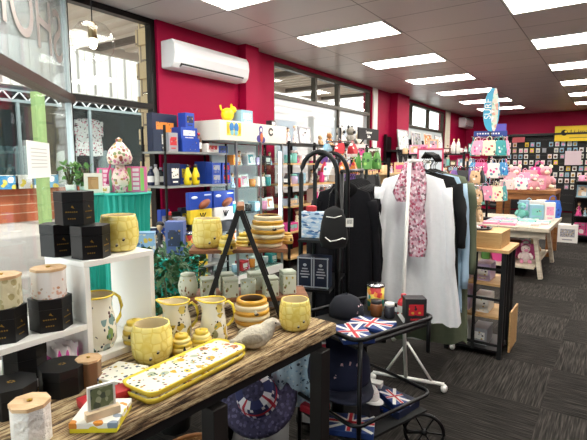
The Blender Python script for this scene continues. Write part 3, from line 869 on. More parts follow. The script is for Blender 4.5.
# black hexagonal candle boxes
def hexpts(r_, n=6, a0=0, sx=1): return [(r_ * math.cos(2 * PI * k / n + a0) * sx, r_ * math.sin(2 * PI * k / n + a0)) for k in range(n)]
BOXB = mat('box_black', '#0c0c0e', .42, spec=.35)
def hexbox(r_, h, n=6, lid=.3, logo='side'):
    def f():
        r = root('candle_box')
        b = MB(); b.prism(hexpts(r_ * .985, n), 0, h * (1 - lid)); obj('box_base', b, BOXB, r, bevel=.0008)
        b = MB(); b.prism(hexpts(r_, n), h * (1 - lid) + .001, h); L_ = obj('lid', b, BOXB, r, bevel=.001)
        ap = r_ * math.cos(PI / n)
        b = MB()
        if logo == 'side':
            for fa in (-PI / 2 + PI / n * 0 - (0 if n == 6 else 0), -PI / 6):
                c = Vector((math.cos(fa), math.sin(fa), 0)) * (ap + .0006); tx = Vector((-math.sin(fa), math.cos(fa), 0))
                for k, (wd, zz) in enumerate(((.1, .52), (.32, .40), (.22, .2))):
                    if k == 0:
                        b.add([c + tx * r_ * .09 + Vector((0, 0, h * .50)), c - tx * r_ * .09 + Vector((0, 0, h * .54)), c - tx * r_ * .02 + Vector((0, 0, h * .6))], [(0, 1, 2), (2, 1, 0)])
                    else:
                        for q_ in range(int(wd * 20)):
                            s = -wd + q_ * .1
                            cc = c + tx * r_ * s + Vector((0, 0, h * zz)); b.box(cc, (r_ * .06, .0006, h * .035), rz=fa + PI / 2)
            obj('gold_print', b, GOLD, r)
        else:
            for a in range(6):
                b.ball((r_ * .12 * math.cos(a * PI / 3), r_ * .09 * math.sin(a * PI / 3), h + .0006), (r_ * .055, r_ * .035, .0006), 0, 8)
            obj('gold_print', b, GOLD, L_)
        return r
    return f
HG = 'black hexagonal candle boxes'
def hb(key, f, label, u, v, z, off, rz): return put(key, f, label, 'candle box', u, v, z, rz, None, off)
at('hx', hexbox(.062, .108), 'black hexagonal candle box on the riser top at the left rear', 'candle box', -1.552, .832, ZH, FACE + R(40))
at('hx', hexbox(.062, .108), 'black hexagonal candle box on the riser top at the right front', 'candle box', -1.425, .868, ZH, FACE + R(28))
at('hx', hexbox(.062, .108), 'black hexagonal candle box balanced on top of two others', 'candle box', -1.482, .85, ZH + .110, FACE + R(20))
at('hx2', hexbox(.062, .100), 'black candle box under the cream patterned candle on the low riser shelf', 'candle box', -1.44, .592, ZL, FACE + R(28))
at('hx2', hexbox(.062, .100), 'black candle box under the floral candle on the low riser shelf', 'candle box', -1.425, .722, ZL, FACE + R(28))
at('ox', hexbox(.064, .078, 8, .35, 'top'), 'black octagonal candle box beside the wooden lidded brown candle', 'candle box', -1.283, .672, TZ, FACE + R(20))
at('ox', hexbox(.064, .078, 8, .35, 'top'), 'black octagonal candle box at the near left edge of the table', 'candle box', -1.285, .535, TZ, FACE + R(10))
at('ox2', hexbox(.062, .094, 8, .35, 'top'), 'black octagonal candle box tucked under the low shelf of the white riser', 'candle box', -1.425, .635, TZ + .024, FACE + R(15))
put('hp1', honey_pot(.068, .128), 'yellow honeycomb pot on the top board of the white riser beside black boxes', 'pot', 120, 250, z=ZH, off=0)

def lidded_candle(r_, h, m, lidm, n=8, glassy=False):
    def f():
        r = root('lidded_candle')
        b = MB(); b.prism(hexpts(r_, n, PI / 8), 0, h * .9, smooth=False); obj('vessel', b, m, r, bevel=.004)
        b = MB(); b.prism(hexpts(r_ * 1.03, n, PI / 8), h * .902, h * .99); L_ = obj('lid', b, lidm, r, bevel=.0015)
        b = MB(); b.lathe([(r_ * .13, h * .99), (r_ * .15, h * 1.03), (.001, h * 1.045)], 12); obj('knob', b, GOLD, L_)
        return r
    return f
put('lc1', lidded_candle(.044, .10, mat('white_embossed', '#e6e1da', .4, bump=1.0, noise=.08, scale=60), LIDW), 'white embossed candle with wooden lid at the near table edge', 'candle', 33, 449, off=.04)
put('lc2', lidded_candle(.036, .082, mat('brown_glass', '#7b5b41', .25, noise=.1), LIDW), 'brown glass candle with wooden lid behind the photo block', 'candle', 90, 388, off=.03)
q = pz(12, 340, ZL)
CZ = ZL + .0735
at('lc3', lidded_candle(.053, .092, pattern('carved_cream', '#cfc7a4', ['#b0a67c', '#e5dfc6', '#a79c6e'], 55, .5, 1, .3, bump=.6), LIDW), 'cream carved candle with wooden lid at the far left of the riser', 'candle', -1.44, .592, ZL + .1005, 0)
at('lc4', lidded_candle(.050, .092, pattern('blossom_white', '#e6ded8', ['#d6a48c', '#c98e6a', '#b9a58e', '#e0c0aa'], 85, .4, .8, .35, -.01, .06), LIDW), 'white blossom candle with wooden lid on the low riser shelf', 'candle', -1.425, .722, ZL + .1005, 0)

# pink floral item tucked under the low shelf
q = pz(58, 352, TZ + .024)
r = empty('floral_scarf', 'folded white scarf with pink flowers tucked under the low riser shelf', 'scarf', (-1.46, .748, TZ + .0245), PI / 2)
r.scale = (.33, 1, 1.4)
b = MB(); n = 14; vs = []
for j in range(5):
    for i in range(n):
        x = -.11 + .22 * i / (n - 1); y = -.07 + .14 * j / 4; vs.append((x, y, .03 + .014 * math.sin(i * 1.1 + j)))
for j in range(5):
    for i in range(n): vs.append((vs[j * n + i][0], vs[j * n + i][1], 0))
fs = [(j * n + i, j * n + i + 1, (j + 1) * n + i + 1, (j + 1) * n + i) for j in range(4) for i in range(n - 1)]
fs += [(5 * n + j * n + i, 5 * n + (j + 1) * n + i, 5 * n + (j + 1) * n + i + 1, 5 * n + j * n + i + 1) for j in range(4) for i in range(n - 1)]
for j in (0, 4): fs += [(j * n + i, 5 * n + j * n + i, 5 * n + j * n + i + 1, j * n + i + 1) for i in range(n - 1)]
for i in (0, n - 1): fs += [(j * n + i, (j + 1) * n + i, 5 * n + (j + 1) * n + i, 5 * n + j * n + i) for j in range(4)]
b.add(vs, fs, 0, True); obj('folded_cloth', b, pattern('pink_flowers', '#f0e8ea', ['#d62fa0', '#e35fb5', '#c0208c', '#2f3a2a'], 16, .45, .6, .8), r)
b = MB(); b.ball((.06, .03, .05), (.02, .02, .012), 0, 10); obj('wooden_ring', b, LIDW, r)

# boxed gifts on the table: thin boxes
def thinbox(w_, d_, h_, mtop, mside, extra=None):
    def f():
        r = root('gift_box')
        b = MB(); b.box((0, 0, h_ * .35), (w_ * .985, d_ * .985, h_ * .7)); obj('box_base', b, mside, r, bevel=.001)
        b = MB(); b.box((0, 0, h_ * .72), (w_, d_, h_ * .56)); L_ = obj('lid', b, [mtop], r, bevel=.0012)
        return r
    return f
BFL = pattern('box_floral', '#eceadb', ['#5f6b5a', '#8e4a50', '#c3a53c', '#46506b'], 60, .35, .7, .5)
def orient(u0, v0, u1, v1, z=TZ):
    a, c = pz(u0, v0, z), pz(u1, v1, z); return (a + c) / 2, math.atan2(c.y - a.y, c.x - a.x), (c - a).length
def flatbox(key, label, cat, front, back_uv, h, mtop, mside):
    m_, an, wd = orient(*front); back = pz(*back_uv, TZ); nrm = Vector((-math.sin(an), math.cos(an), 0)); dp = abs((back - m_).dot(nrm))
    c = m_ + nrm * dp / 2 * (1 if (back - m_).dot(nrm) > 0 else -1)
    return inst(key, thinbox(wd, dp, h, mtop, mside), label, cat, (c.x, c.y, TZ + .0005), an)
flatbox('fb1', 'flat floral gift box with pale sides between the tray and the honeycomb pot', 'gift box', (123, 391, 149, 373), (103, 378), .024, BFL, cm('#a9b0a2'))
flatbox('fb2', 'flat red gift box behind the yellow photo block box', 'gift box', (84, 414, 131, 397), (110, 395), .024, mat('red_box', '#b3262c', .5, noise=.2, scale=60), cm('#a01f28'))
flatbox('fb3', 'flat yellow gift box with flower print lid holding the photo block', 'gift box', (69, 434, 117, 433), (95, 408), .026, pattern('yellow_flower_lid', '#f2eee2', ['#e8a93a', '#e3cf2c', '#d78a2e', '#8c9aa8'], 32, .5, .6, .4), cm('#e4d226', .4))
m_, an, wd = orient(91, 409, 114, 402)
q = pz(103, 416, TZ + .0265)
r = empty('photo_block', 'small picture card in a slotted wooden block on the yellow gift box', 'photo holder', (q.x, q.y, TZ + .0265 + .0005), an)
b = MB(); b.box((.0, .0, .010), (.082, .022, .02)); obj('wood_block', b, cm('#d8bf9c', .5), r, bevel=.001)
b = MB(); b.box((0, .005, .050), (.066, .008, .062), 0); obj('card', b, cm('#e8e4dc', .5), r)
b = MB(); b.box((.0, .0003, .050), (.054, .001, .052), 0); obj('picture', b, pattern('green_photo', '#6b7250', ['#8a8f6b', '#4a5240', '#a5a687'], 60, .5, .8, .5), r)

# ------------------------------------------------------------------ A-frame tiered stand at the rear of the table
AF = Vector((-1.34, 1.525, TZ + .001)); ar = R(41)
r = empty('ladder_shelf', 'black A-frame tiered stand with wooden shelves behind the jugs', 'display stand', tuple(AF), ar)
def lp(p_): d = Vector(p_) - AF; d.rotate(Euler((0, 0, -ar))); return d
# local x to the right, y away from the camera
for yy, dx in ((-.10, .0), (.12, .0)):
    b = MB(); 
    ap_ = Vector((dx - .004, yy, .462))
    b.bar((-.165 + dx, yy, 0), ap_ + Vector((-.003, 0, 0)), .034, .02); b.bar((.165 + dx, yy, 0), ap_ + Vector((.003, 0, 0)), .034, .02)
    obj('frame', b, MATTE, r)
b = MB(); b.box((0, .01, .470), (.03, .22, .022)); obj('top_rail', b, BROWN, r, bevel=.002)
b = MB(); b.box((-.01, .02, .282), (.42, .17, .016)); obj('upper_shelf', b, SHELFW, r, bevel=.002)
b = MB(); b.box((.01, .02, .070), (.56, .19, .016)); obj('lower_shelf', b, SHELFW, r, bevel=.002)
def onstand(key, f, label, cat, x, y, z, rz=0, scale=None):
    d = Vector((x, y, 0)); d.rotate(Euler((0, 0, ar))); return inst(key, f, label, cat, (AF.x + d.x, AF.y + d.y, TZ + z + .0005), ar + rz, None, scale)
onstand('cup1', honey_pot(.066, .128), 'pale yellow honeycomb cup on the upper shelf of the black stand', 'pot', -.148, .02, .2905)
onstand('hv1', beehive(.062), 'small beehive pot on the upper shelf beside the honeycomb cup', 'pot', -.06, -.035, .270, scale=1.1)
onstand('hv1', beehive(.062), 'small beehive pot on the upper shelf beside the striped pot', 'pot', .015, .04, .270, scale=1.1)
onstand('sp2', striped_pot(.075, .14, 7), 'ochre and cream striped pot on the upper shelf of the black stand', 'pot', .118, .01, .2905)
onstand('hv3', beehive(.055, '#c79a3a', '#d9b568', 'q'), 'small ochre pot behind the striped pot at the shelf end', 'pot', .212, .07, .2905)
GRN = pattern('sage_print', '#cfd6c4', ['#8c9a5e', '#b9a23c', '#6b7a52', '#7a5a38'], 70, .3, .6, .4, stretch=(1, 1, .6))
def cube_candle(w_, h):
    def f():
        r = root('square_candle')
        b = MB(); b.box((0, 0, h * .42), (w_, w_, h * .84)); obj('candle_vessel', b, GRN, r, bevel=.004)
        b = MB(); b.box((0, 0, h * .92), (w_ * 1.02, w_ * 1.02, h * .15)); obj('lid', b, cm('#c3ccb8', .4), r, bevel=.004)
        return r
    return f
def glass_candle(r_, h):
    def f():
        r = root('glass_candle')
        b = MB(); open_pot(b, [(r_ * .8, 0), (r_ * .9, h * .1), (r_, h), (r_ * .9, h * .99), (r_ * .85, h * .75), (.001, h * .74)], 24); obj('cup', b, GRN, r)
        b = MB(); b.box((0, 0, h * .78), (.002, .002, h * .12)); obj('wick', b, cm('#554433'), r)
        return r
    return f
for i, (x, y, k, lab) in enumerate(((-.148, -.02, 'a', 'at the left'), (-.05, -.03, 'b', 'inside the legs'), (.028, -.045, 'g', 'beside the square one'), (.125, -.03, 'a', 'right of the front leg'), (.205, -.0, 'c', 'at the right end'), (-.07, .06, 'a', 'in the rear row'), (.06, .075, 'b', 'rear row behind the glass one'))):
    if k == 'g': onstand('gc', glass_candle(.034, .075), 'pale green round cup candle on the lower shelf %s' % lab, 'candle', x, y, .078)
    else: onstand('cc' + k, cube_candle(.062, {'a': .085, 'b': .082, 'c': .105}[k]), 'sage green square candle on the lower shelf %s' % lab, 'candle', x, y, .078, R(12))
onstand('hv4', lambda: (lambda r: (obj('jar_body', MB().lathe([(.03, 0), (.040, .02), (.043, .05), (.034, .085), (.03, .09)], 24), GRN, r), obj('lid', MB().lathe([(.031, .091), (.031, .1), (.001, .104)], 20), cm('#c3ccb8', .4), r), r)[-1])(root('round_jar')), 'sage green round jar behind the floral jugs beside the plant', 'jar', -.235, .0, .078)

# dark leafy plant behind the riser
def foliage(label, loc, rad, h, n=160, pot=True, leafc='#1f3a22', name='potted_plant', leaf=.03, potc='#3a3a38', stems=True, seed=1):
    rr = random.Random(seed); r = empty(name, label, 'plant', loc)
    b = MB()
    for i in range(n):
        a = rr.random() * 2 * PI; z = h * (.25 + .75 * rr.random()); q_ = rad * math.sqrt(rr.random()) * (1 - .35 * abs(z / h - .6))
        c = Vector((q_ * math.cos(a), q_ * math.sin(a), z)); e = Euler((rr.uniform(-1, 1), rr.uniform(-1, 1), a)).to_matrix()
        L_ = leaf * rr.uniform(.7, 1.3)
        pts = [Vector(p_) * L_ for p_ in ((-.5, 0, 0), (-.2, .28, .06), (.25, .25, .06), (.6, 0, -.05), (.25, -.25, .06), (-.2, -.28, .06), (0, 0, -.03))]
        b.add([c + e @ p_ for p_ in pts], [(0, 1, 6), (1, 2, 6), (2, 3, 6), (3, 4, 6), (4, 5, 6), (5, 0, 6)])
    obj('foliage', b, mat('leaf' + leafc, leafc, .5, noise=.4, scale=20), r)
    b = MB()
    for i in range(7):
        a = i * .9; b.tube([(0, 0, h * .15), (.3 * rad * math.cos(a), .3 * rad * math.sin(a), h * .5), (.6 * rad * math.cos(a), .6 * rad * math.sin(a), h * .85)], .004, 5)
    obj('stem', b, cm('#4a4a2a'), r)
    b = MB(); b.lathe([(rad * .38, 0), (rad * .5, h * .28), (rad * .45, h * .28), (.001, h * .24)], 20); obj('pot', b, cm(potc, .4), r)
    return r
foliage('dark green bushy potted plant on the floor between the riser and the A-frame stand', (-1.93, 1.62, 0), .22, 1.01, 1700, leafc='#254d20', leaf=.036)

# ================================================================== GOODS (each kind is built once, then copied)
CN = {'#2146a8': 'blue', '#e8e6e0': 'white', '#1b2440': 'navy', '#c22a34': 'red', '#e6c62c': 'yellow', '#e79ab8': 'pink', '#d6458a': 'hot pink', '#8fb7c9': 'pale blue',
      '#3a9a9a': 'teal', '#7a5aa8': 'purple', '#2a2a2c': 'black', '#d9b58a': 'tan', '#e08a3a': 'orange', '#5f9a4a': 'green', '#9a9aa0': 'grey', '#efd9d6': 'pale pink',
      '#5a3a2a': 'brown', '#c9b5d8': 'lilac', '#f2e9c8': 'cream', '#7fc4b8': 'mint'}
def g_carton(w_, d_, h_, col, lab='#e8e6e0'):
    def f():
        r = root('carton'); b = MB(); b.box((0, 0, h_ / 2), (w_, d_, h_)); obj('carton_body', b, cm(col, .4), r, bevel=.002)
        b = MB(); b.box((0, -d_ / 2 - .0008, h_ * .55), (w_ * .7, .0012, h_ * .45)); b.box((0, -d_ / 2 - .0008, h_ * .17), (w_ * .5, .0012, h_ * .07)); obj('printed_label', b, pattern('lab' + lab + col, lab, [col, '#c9a23a', '#3b3b44', lab], 60, .4, .6, .4), r)
        return r
    return ('carton%s%s%.3f%.3f%.3f' % (col, lab, w_, d_, h_), f, 'box', 'box', w_)
def g_bottle(r_, h_, col, cap='#2a2a2c'):
    def f():
        r = root('bottle'); b = MB(); b.lathe([(r_ * .9, 0), (r_, h_ * .05), (r_, h_ * .6), (r_ * .75, h_ * .74), (r_ * .38, h_ * .82), (r_ * .36, h_ * .88)], 18); obj('bottle_body', b, cm(col, .25), r)
        b = MB(); b.lathe([(r_ * .45, h_ * .87), (r_ * .45, h_), (.001, h_)], 14); obj('cap', b, cm(cap, .4), r)
        b = MB(); b.lathe([(r_ * 1.01, h_ * .18), (r_ * 1.01, h_ * .5)], 18); b.f = b.f[:-2]; b.mi = b.mi[:-2]; b.sm = b.sm[:-2]; obj('printed_label', b, cm('#e8e6e0'), r)
        return r
    return ('bottle%s%.3f%.3f' % (col, r_, h_), f, 'bottle', 'bottle', 2 * r_)
def g_mug(r_, h_, col, ins='#e8e6e0'):
    def f():
        r = root('mug'); b = MB(); open_pot(b, [(r_ * .92, 0), (r_, h_ * .1), (r_, h_), (r_ * .92, h_), (r_ * .9, h_ * .1), (.001, h_ * .08)], 22, mats=[0, 0, 1, 1, 1]); obj('mug_body', b, [cm(col, .25), cm(ins, .3)], r)
        b = MB(); b.tube([(r_ * .95, 0, h_ * .82), (r_ * 1.5, 0, h_ * .78), (r_ * 1.65, 0, h_ * .5), (r_ * 1.4, 0, h_ * .25), (r_ * .95, 0, h_ * .2)], r_ * .13, 6); obj('handle', b, cm(col, .25), r)
        return r
    return ('mug%s%.3f%.3f' % (col, r_, h_), f, 'mug', 'mug', 2.7 * r_)
def g_frame(w_, h_, col, pic='#8fb7c9', arts=('#5a3a2a', '#e8e6e0', '#9a9aa0')):
    def f():
        r = root('framed_picture'); b = MB(); t = .02
        mx_ = Matrix.Rotation(R(-8), 3, 'X')
        for c, d in (((0, 0, t / 2), (w_, .018, t)), ((0, 0, h_ - t / 2), (w_, .018, t)), ((-w_ / 2 + t / 2, 0, h_ / 2), (t, .018, h_ - 2 * t)), ((w_ / 2 - t / 2, 0, h_ / 2), (t, .018, h_ - 2 * t))):
            b.box(mx_ @ Vector(c), d, mtx=mx_)
        obj('frame_moulding', b, cm(col, .4), r)
        b = MB(); b.box(mx_ @ Vector((0, .002, h_ / 2)), (w_ - 1.9 * t, .008, h_ - 1.9 * t), mtx=mx_); obj('picture', b, pattern('pic' + pic + col, pic, list(arts), 14, .5, .8, .4), r)
        b = MB(); b.bar((0, .01, h_ * .7), (0, h_ * .38, 0.003), .03, .004); obj('strut', b, cm('#2a2a2c'), r)
        return r
    return ('frame%s%s%.3f%.3f' % (col, pic, w_, h_), f, 'framed picture', 'picture', w_)
def g_plush(s, col, col2='#e8e6e0', ears='round'):
    def f():
        r = root('plush_toy'); b = MB()
        b.ball((0, 0, s * .30), (s * .24, s * .2, s * .3), 0, 14); b.ball((0, -s * .02, s * .72), (s * .22, s * .2, s * .2), 0, 14)
        obj('plush_body', b, mat('plush' + col, col, .95, noise=.25, scale=60, bump=.5), r)
        for sx_ in (-1, 1):
            b = MB(); b.ball((sx_ * s * .17, 0, s * (.9 if ears == 'round' else .98)), (s * .08, s * .04, s * (.08 if ears == 'round' else .17)), 0, 10); obj('ear', b, mat('plush' + col2, col2, .95, noise=.25, scale=60), r)
            b = MB(); b.tube([(sx_ * s * .16, -s * .08, s * .12), (sx_ * s * .2, -s * .24, s * .08), (sx_ * s * .21, -s * .32, s * .09)], s * .08, 8, radii=[s * .09, s * .08, s * .06]); obj('foot', b, mat('plush' + col2, col2, .95, noise=.25, scale=60), r)
            b = MB(); b.tube([(sx_ * s * .2, 0, s * .48), (sx_ * s * .3, -s * .08, s * .34), (sx_ * s * .27, -s * .18, s * .24)], s * .07, 8); obj('arm', b, mat('plush' + col, col, .95, noise=.25, scale=60), r)
        b = MB(); b.ball((0, -s * .2, s * .67), (s * .1, s * .07, s * .08), 0, 10); obj('muzzle', b, mat('plush' + col2, col2, .95, noise=.25, scale=60), r)
        for e_ in (-1, 1): b = MB(); b.ball((e_ * s * .08, -s * .205, s * .77), s * .02, 0, 8); obj('eye', b, cm('#111111', .2), r)
        return r
    return ('plush%s%s%.3f%s' % (col, col2, s, ears), f, 'soft toy', 'soft toy', s * .62)
def g_bag(w_, h_, d_, col, pat=None):
    def f():
        r = root('gift_bag'); b = MB()
        vs = [(-w_ * .42, -d_ / 2, 0), (w_ * .42, -d_ / 2, 0), (w_ * .42, d_ / 2, 0), (-w_ * .42, d_ / 2, 0),
              (-w_ * .5, -d_ * .35, h_ * .5), (w_ * .5, -d_ * .35, h_ * .5), (w_ * .5, d_ * .35, h_ * .5), (-w_ * .5, d_ * .35, h_ * .5),
              (-w_ * .4, -d_ * .1, h_), (w_ * .4, -d_ * .1, h_), (w_ * .4, d_ * .1, h_), (-w_ * .4, d_ * .1, h_)]
        fs = [(3, 2, 1, 0), (8, 9, 10, 11)] + [(4 * k + i, 4 * k + (i + 1) % 4, 4 * k + 4 + (i + 1) % 4, 4 * k + 4 + i) for k in (0, 1) for i in range(4)]
        b.add(vs, fs); m = pattern('bag' + col, col, list(pat), 22, .42, .6, .6) if pat else cm(col, .55)
        obj('bag_body', b, m, r, bevel=h_ * .03)
        b = MB(); b.tube([(-w_ * .2, 0, h_ * .97), (-w_ * .15, 0, h_ * 1.18), (0, 0, h_ * 1.27), (w_ * .15, 0, h_ * 1.18), (w_ * .2, 0, h_ * .97)], w_ * .03, 6); obj('handle', b, cm(col, .5), r)
        return r
    return ('bag%s%s%.3f%.3f' % (col, pat, w_, h_), f, 'bag', 'bag', w_)
def g_blister(w_, h_, col, bub='#e79ab8', hang=False):
    def f():
        r = root('carded_item'); b = MB(); b.box((0, 0, h_ / 2), (w_, .003, h_)); obj('backing_card', b, cm(col, .4), r)
        b = MB(); b.ball((0, -.006, h_ * .42), (w_ * .36, .014, h_ * .3), 0, 10); b.ball((w_ * .1, -.01, h_ * .5), (w_ * .18, .018, h_ * .14), 0, 8); obj('item', b, cm(bub, .3), r)
        return r
    return ('blis%s%s%.3f%.3f' % (col, bub, w_, h_), f, 'carded trinket', 'trinket', w_)
def g_jar(r_, h_, col, lid='#e8e6e0'):
    def f():
        r = root('jar'); b = MB(); b.lathe([(r_ * .9, 0), (r_, h_ * .1), (r_, h_ * .72), (r_ * .85, h_ * .8)], 18); obj('jar_body', b, cm(col, .2), r)
        b = MB(); b.lathe([(r_ * .9, h_ * .8), (r_ * .9, h_), (.001, h_)], 16); obj('lid', b, cm(lid, .4), r)
        return r
    return ('jar%s%.3f%.3f%s' % (col, r_, h_, lid), f, 'jar', 'jar', 2 * r_)
def g_doll(h_, skin, dress, hair):
    def f():
        r = root('figurine'); b = MB(); b.lathe([(h_ * .2, 0), (h_ * .19, h_ * .04), (h_ * .1, h_ * .42), (h_ * .06, h_ * .5), (h_ * .09, h_ * .62), (h_ * .04, h_ * .68)], 18, ripple=.06, rn=7); obj('gown', b, pattern('gown' + dress, dress, ['#f2e9e4', '#5a3a2a', dress], 50, .4, .5, .5), r)
        b = MB(); b.lathe([(h_ * .03, h_ * .66), (h_ * .03, h_ * .72), (h_ * .075, h_ * .77), (h_ * .09, h_ * .84), (h_ * .07, h_ * .92), (.001, h_ * .95)], 16); obj('head', b, cm(skin, .5), r)
        b = MB(); b.ball((0, h_ * .02, h_ * .9), (h_ * .11, h_ * .1, h_ * .09), 0, 12); obj('hair', b, cm(hair, .7), r)
        for s in (-1, 1): b = MB(); b.tube([(s * h_ * .08, 0, h_ * .6), (s * h_ * .15, -h_ * .03, h_ * .48), (s * h_ * .1, -h_ * .09, h_ * .4)], h_ * .025, 6); obj('arm', b, cm(skin, .5), r)
        return r
    return ('doll%s%s%.3f' % (dress, hair, h_), f, 'figurine', 'figurine', h_ * .42)

def colname(key):
    for k in sorted(CN):
        if k in key: 
            pass
    best = min((key.find(k), k) for k in CN if k in key) if any(k in key for k in CN) else None
    return CN[best[1]] if best else 'patterned'
def row(goods, a, b_, z, rz, place, group, gap=.012, start='left', jit=.0, sc=1.0):
    """stand goods side by side from point a towards point b_ (xy) on height z"""
    a = Vector((a[0], a[1], 0)); b_ = Vector((b_[0], b_[1], 0)); d = (b_ - a); L_ = d.length; d.normalize(); s = 0; i = 0
    while True:
        g = goods[i % len(goods)] if not callable(goods) else goods(i)
        w_ = g[4] * sc
        if s + w_ > L_: break
        p_ = a + d * (s + w_ / 2)
        lab = '%s %s %s, %s from %s' % (colname(g[0]), g[2], place, ORD[i] if i < 20 else 'last', start)
        inst(g[0], g[1], lab, g[3], (p_.x, p_.y, z + .0006), rz + random.uniform(-jit, jit), group, None if sc == 1 else sc)
        s += w_ + gap; i += 1
        if i >= 20: break
WF = PI / 2      # goods on the long wall face the room

# ================================================================== FOOTBALL RACK AGAINST THE MAGENTA WALL
XC = -3.86
ya, yb = pxx(165, 150, XC).y, pxx(226, 150, XC).y
rk = empty('wire_rack', 'black open rack of football souvenirs below the air conditioner', 'rack', (XC, (ya + yb) / 2, 0))
Lr = yb - ya; DR = .36
zs = [pxx(195, v, XC).z for v in (152, 185, 236, 268)] + [.12]
for sx_ in (0, -DR):
    for sy_ in (-Lr / 2, Lr / 2): b = MB(); hh_ = 1.86 if sy_ < 0 else 1.7; b.box((sx_, sy_, hh_ / 2), (.02, .02, hh_)); obj('post', b, BLACK, rk)
for z in zs: b = MB(); b.box((-DR / 2, 0, z - .012), (DR + .02, Lr + .02, .022)); obj('shelf', b, mat('grey_shelf', '#8d8f8c', .4), rk)
z1, z2, z3, z4 = zs[0], zs[1], zs[2], zs[3]
gF = 'football souvenirs on the black rack'
def yx(u, x=XC): return pxx(u, 150, x).y
def stand(g, label, u, z, x=XC - .1, rz=WF, group=None, dx=0, sc=None):
    return inst(g[0], g[1], label, g[3], (x, yx(u, x), z + .0006), rz, group, sc or (1.14 if x > XC - .35 and x < XC and z < 1.7 and z > .6 else None))
stand(g_carton(.30, .08, .36, '#1b2440', '#e08a3a'), 'large dark football picture box at the near end of the rack top shelf', 163, z1, XC - .28)
stand(g_carton(.11, .10, .17, '#9a9aa0', '#c22a34'), 'grey and red boxed mug on the top shelf in front of the dark picture box', 170, z1, XC - .07)
stand(g_carton(.085, .085, .20, '#1b2440', '#e8e6e0'), 'slim navy box at the near end of the top shelf', 160, z1, XC - .15, rz=WF + .3)
stand(g_carton(.22, .15, .13, '#2146a8', '#2146a8'), 'blue box lower in the stack on the rack top shelf', 186, z1, XC - .1)
stand(g_carton(.24, .15, .13, '#2146a8', '#e8e6e0'), 'wide blue box with white mark in the middle of the stack', 185, z1 + .132, XC - .1)
stand(g_carton(.13, .12, .16, '#2146a8', '#1b2440'), 'small blue box at the very top of the blue stack', 187, z1 + .264, XC - .1)
stand(g_bottle(.03, .19, '#5a3a2a', '#c22a34'), 'brown bottle on the rack top shelf beside the blue stack', 199, z1, XC - .05)
stand(g_carton(.16, .12, .09, '#e8e6e0', '#c22a34'), 'low white and red box with an orange racing mark on the top shelf', 209, z1, XC - .06)
stand(g_carton(.14, .12, .07, '#2146a8', '#1b2440'), 'flat blue box at the far end of the rack top shelf', 219, z1, XC - .06)
for k, (u, c, h_) in enumerate(((150, '#1b2440', .18), (155, '#e8e6e0', .2), (160, '#2a2a2c', .17))):
    stand(g_bottle(.033, h_, c, '#9a9aa0'), '%s drink flask on the second rack shelf, %s from the window' % (CN[c], ORD[k]), u, z2, XC - .30)
stand(g_carton(.12, .10, .21, '#1b2440', '#e8e6e0'), 'navy and white tall box on the second rack shelf', 171, z2)
for k, u in enumerate((187, 195)):
    g = ('ybottle', lambda: (lambda r: (obj('bottle_body', MB().lathe([(.03, 0), (.038, .02), (.038, .10), (.02, .145), (.014, .17)], 16), cm('#ecd21c', .3), r), obj('stopper', MB().lathe([(.017, .171), (.017, .20), (.001, .2)], 12), cm('#2a2a2c'), r), obj('printed_badge', MB().box((0, -.0385, .06), (.03, .002, .03)), cm('#2a2a2c'), r), r)[-1])(root('drink_bottle')), 'b', 'bottle', .08)
    stand(g, 'bright yellow drink bottle on the second rack shelf, %s' % ('nearer the window' if k == 0 else 'nearer the blue boxes'), u, z2, XC - .03)
stand(g_carton(.10, .16, .23, '#2146a8', '#2146a8'), 'tall blue box behind the yellow bottles on the second shelf', 203, z2, XC - .2)
stand(g_carton(.13, .12, .115, '#2146a8', '#9a9aa0'), 'blue and grey mug box, lower of two on the second shelf', 212, z2, XC - .08)
stand(g_carton(.13, .12, .115, '#2146a8', '#9a9aa0'), 'blue and grey mug box, upper of two on the second shelf', 212, z2 + .117, XC - .08)
stand(g_carton(.12, .12, .115, '#2146a8', '#c22a34'), 'blue and red mug box, lower of two at the far end of the second shelf', 222, z2, XC - .08)
stand(g_carton(.12, .12, .115, '#2146a8', '#c22a34'), 'blue and red mug box, upper of two at the far end of the second shelf', 222, z2 + .117, XC - .08)
row([g_carton(.13, .06, .20, '#1b2440', '#e8e6e0'), g_carton(.12, .06, .23, '#2146a8', '#e6c62c'), g_bottle(.035, .22, '#2a2a2c', '#c22a34')], (XC - .30, ya + .30), (XC - .30, yb - .02), z2, WF, 'at the back of the second football rack shelf', None)
row([g_carton(.13, .06, .30, '#2146a8', '#9a9aa0'), g_carton(.14, .06, .26, '#2a2a2c', '#c22a34'), g_carton(.12, .06, .3, '#1b2440', '#e6c62c')], (XC - .28, ya + .12), (XC - .28, yb - .02), z3, WF, 'at the back of the third football rack shelf', None)
row([g_carton(.16, .06, .16, '#1b2440', '#e08a3a'), g_carton(.14, .06, .13, '#2a2a2c', '#e8e6e0')], (XC - .30, ya + .55), (XC - .30, yb - .02), z1, WF, 'at the back of the football rack top shelf', None)
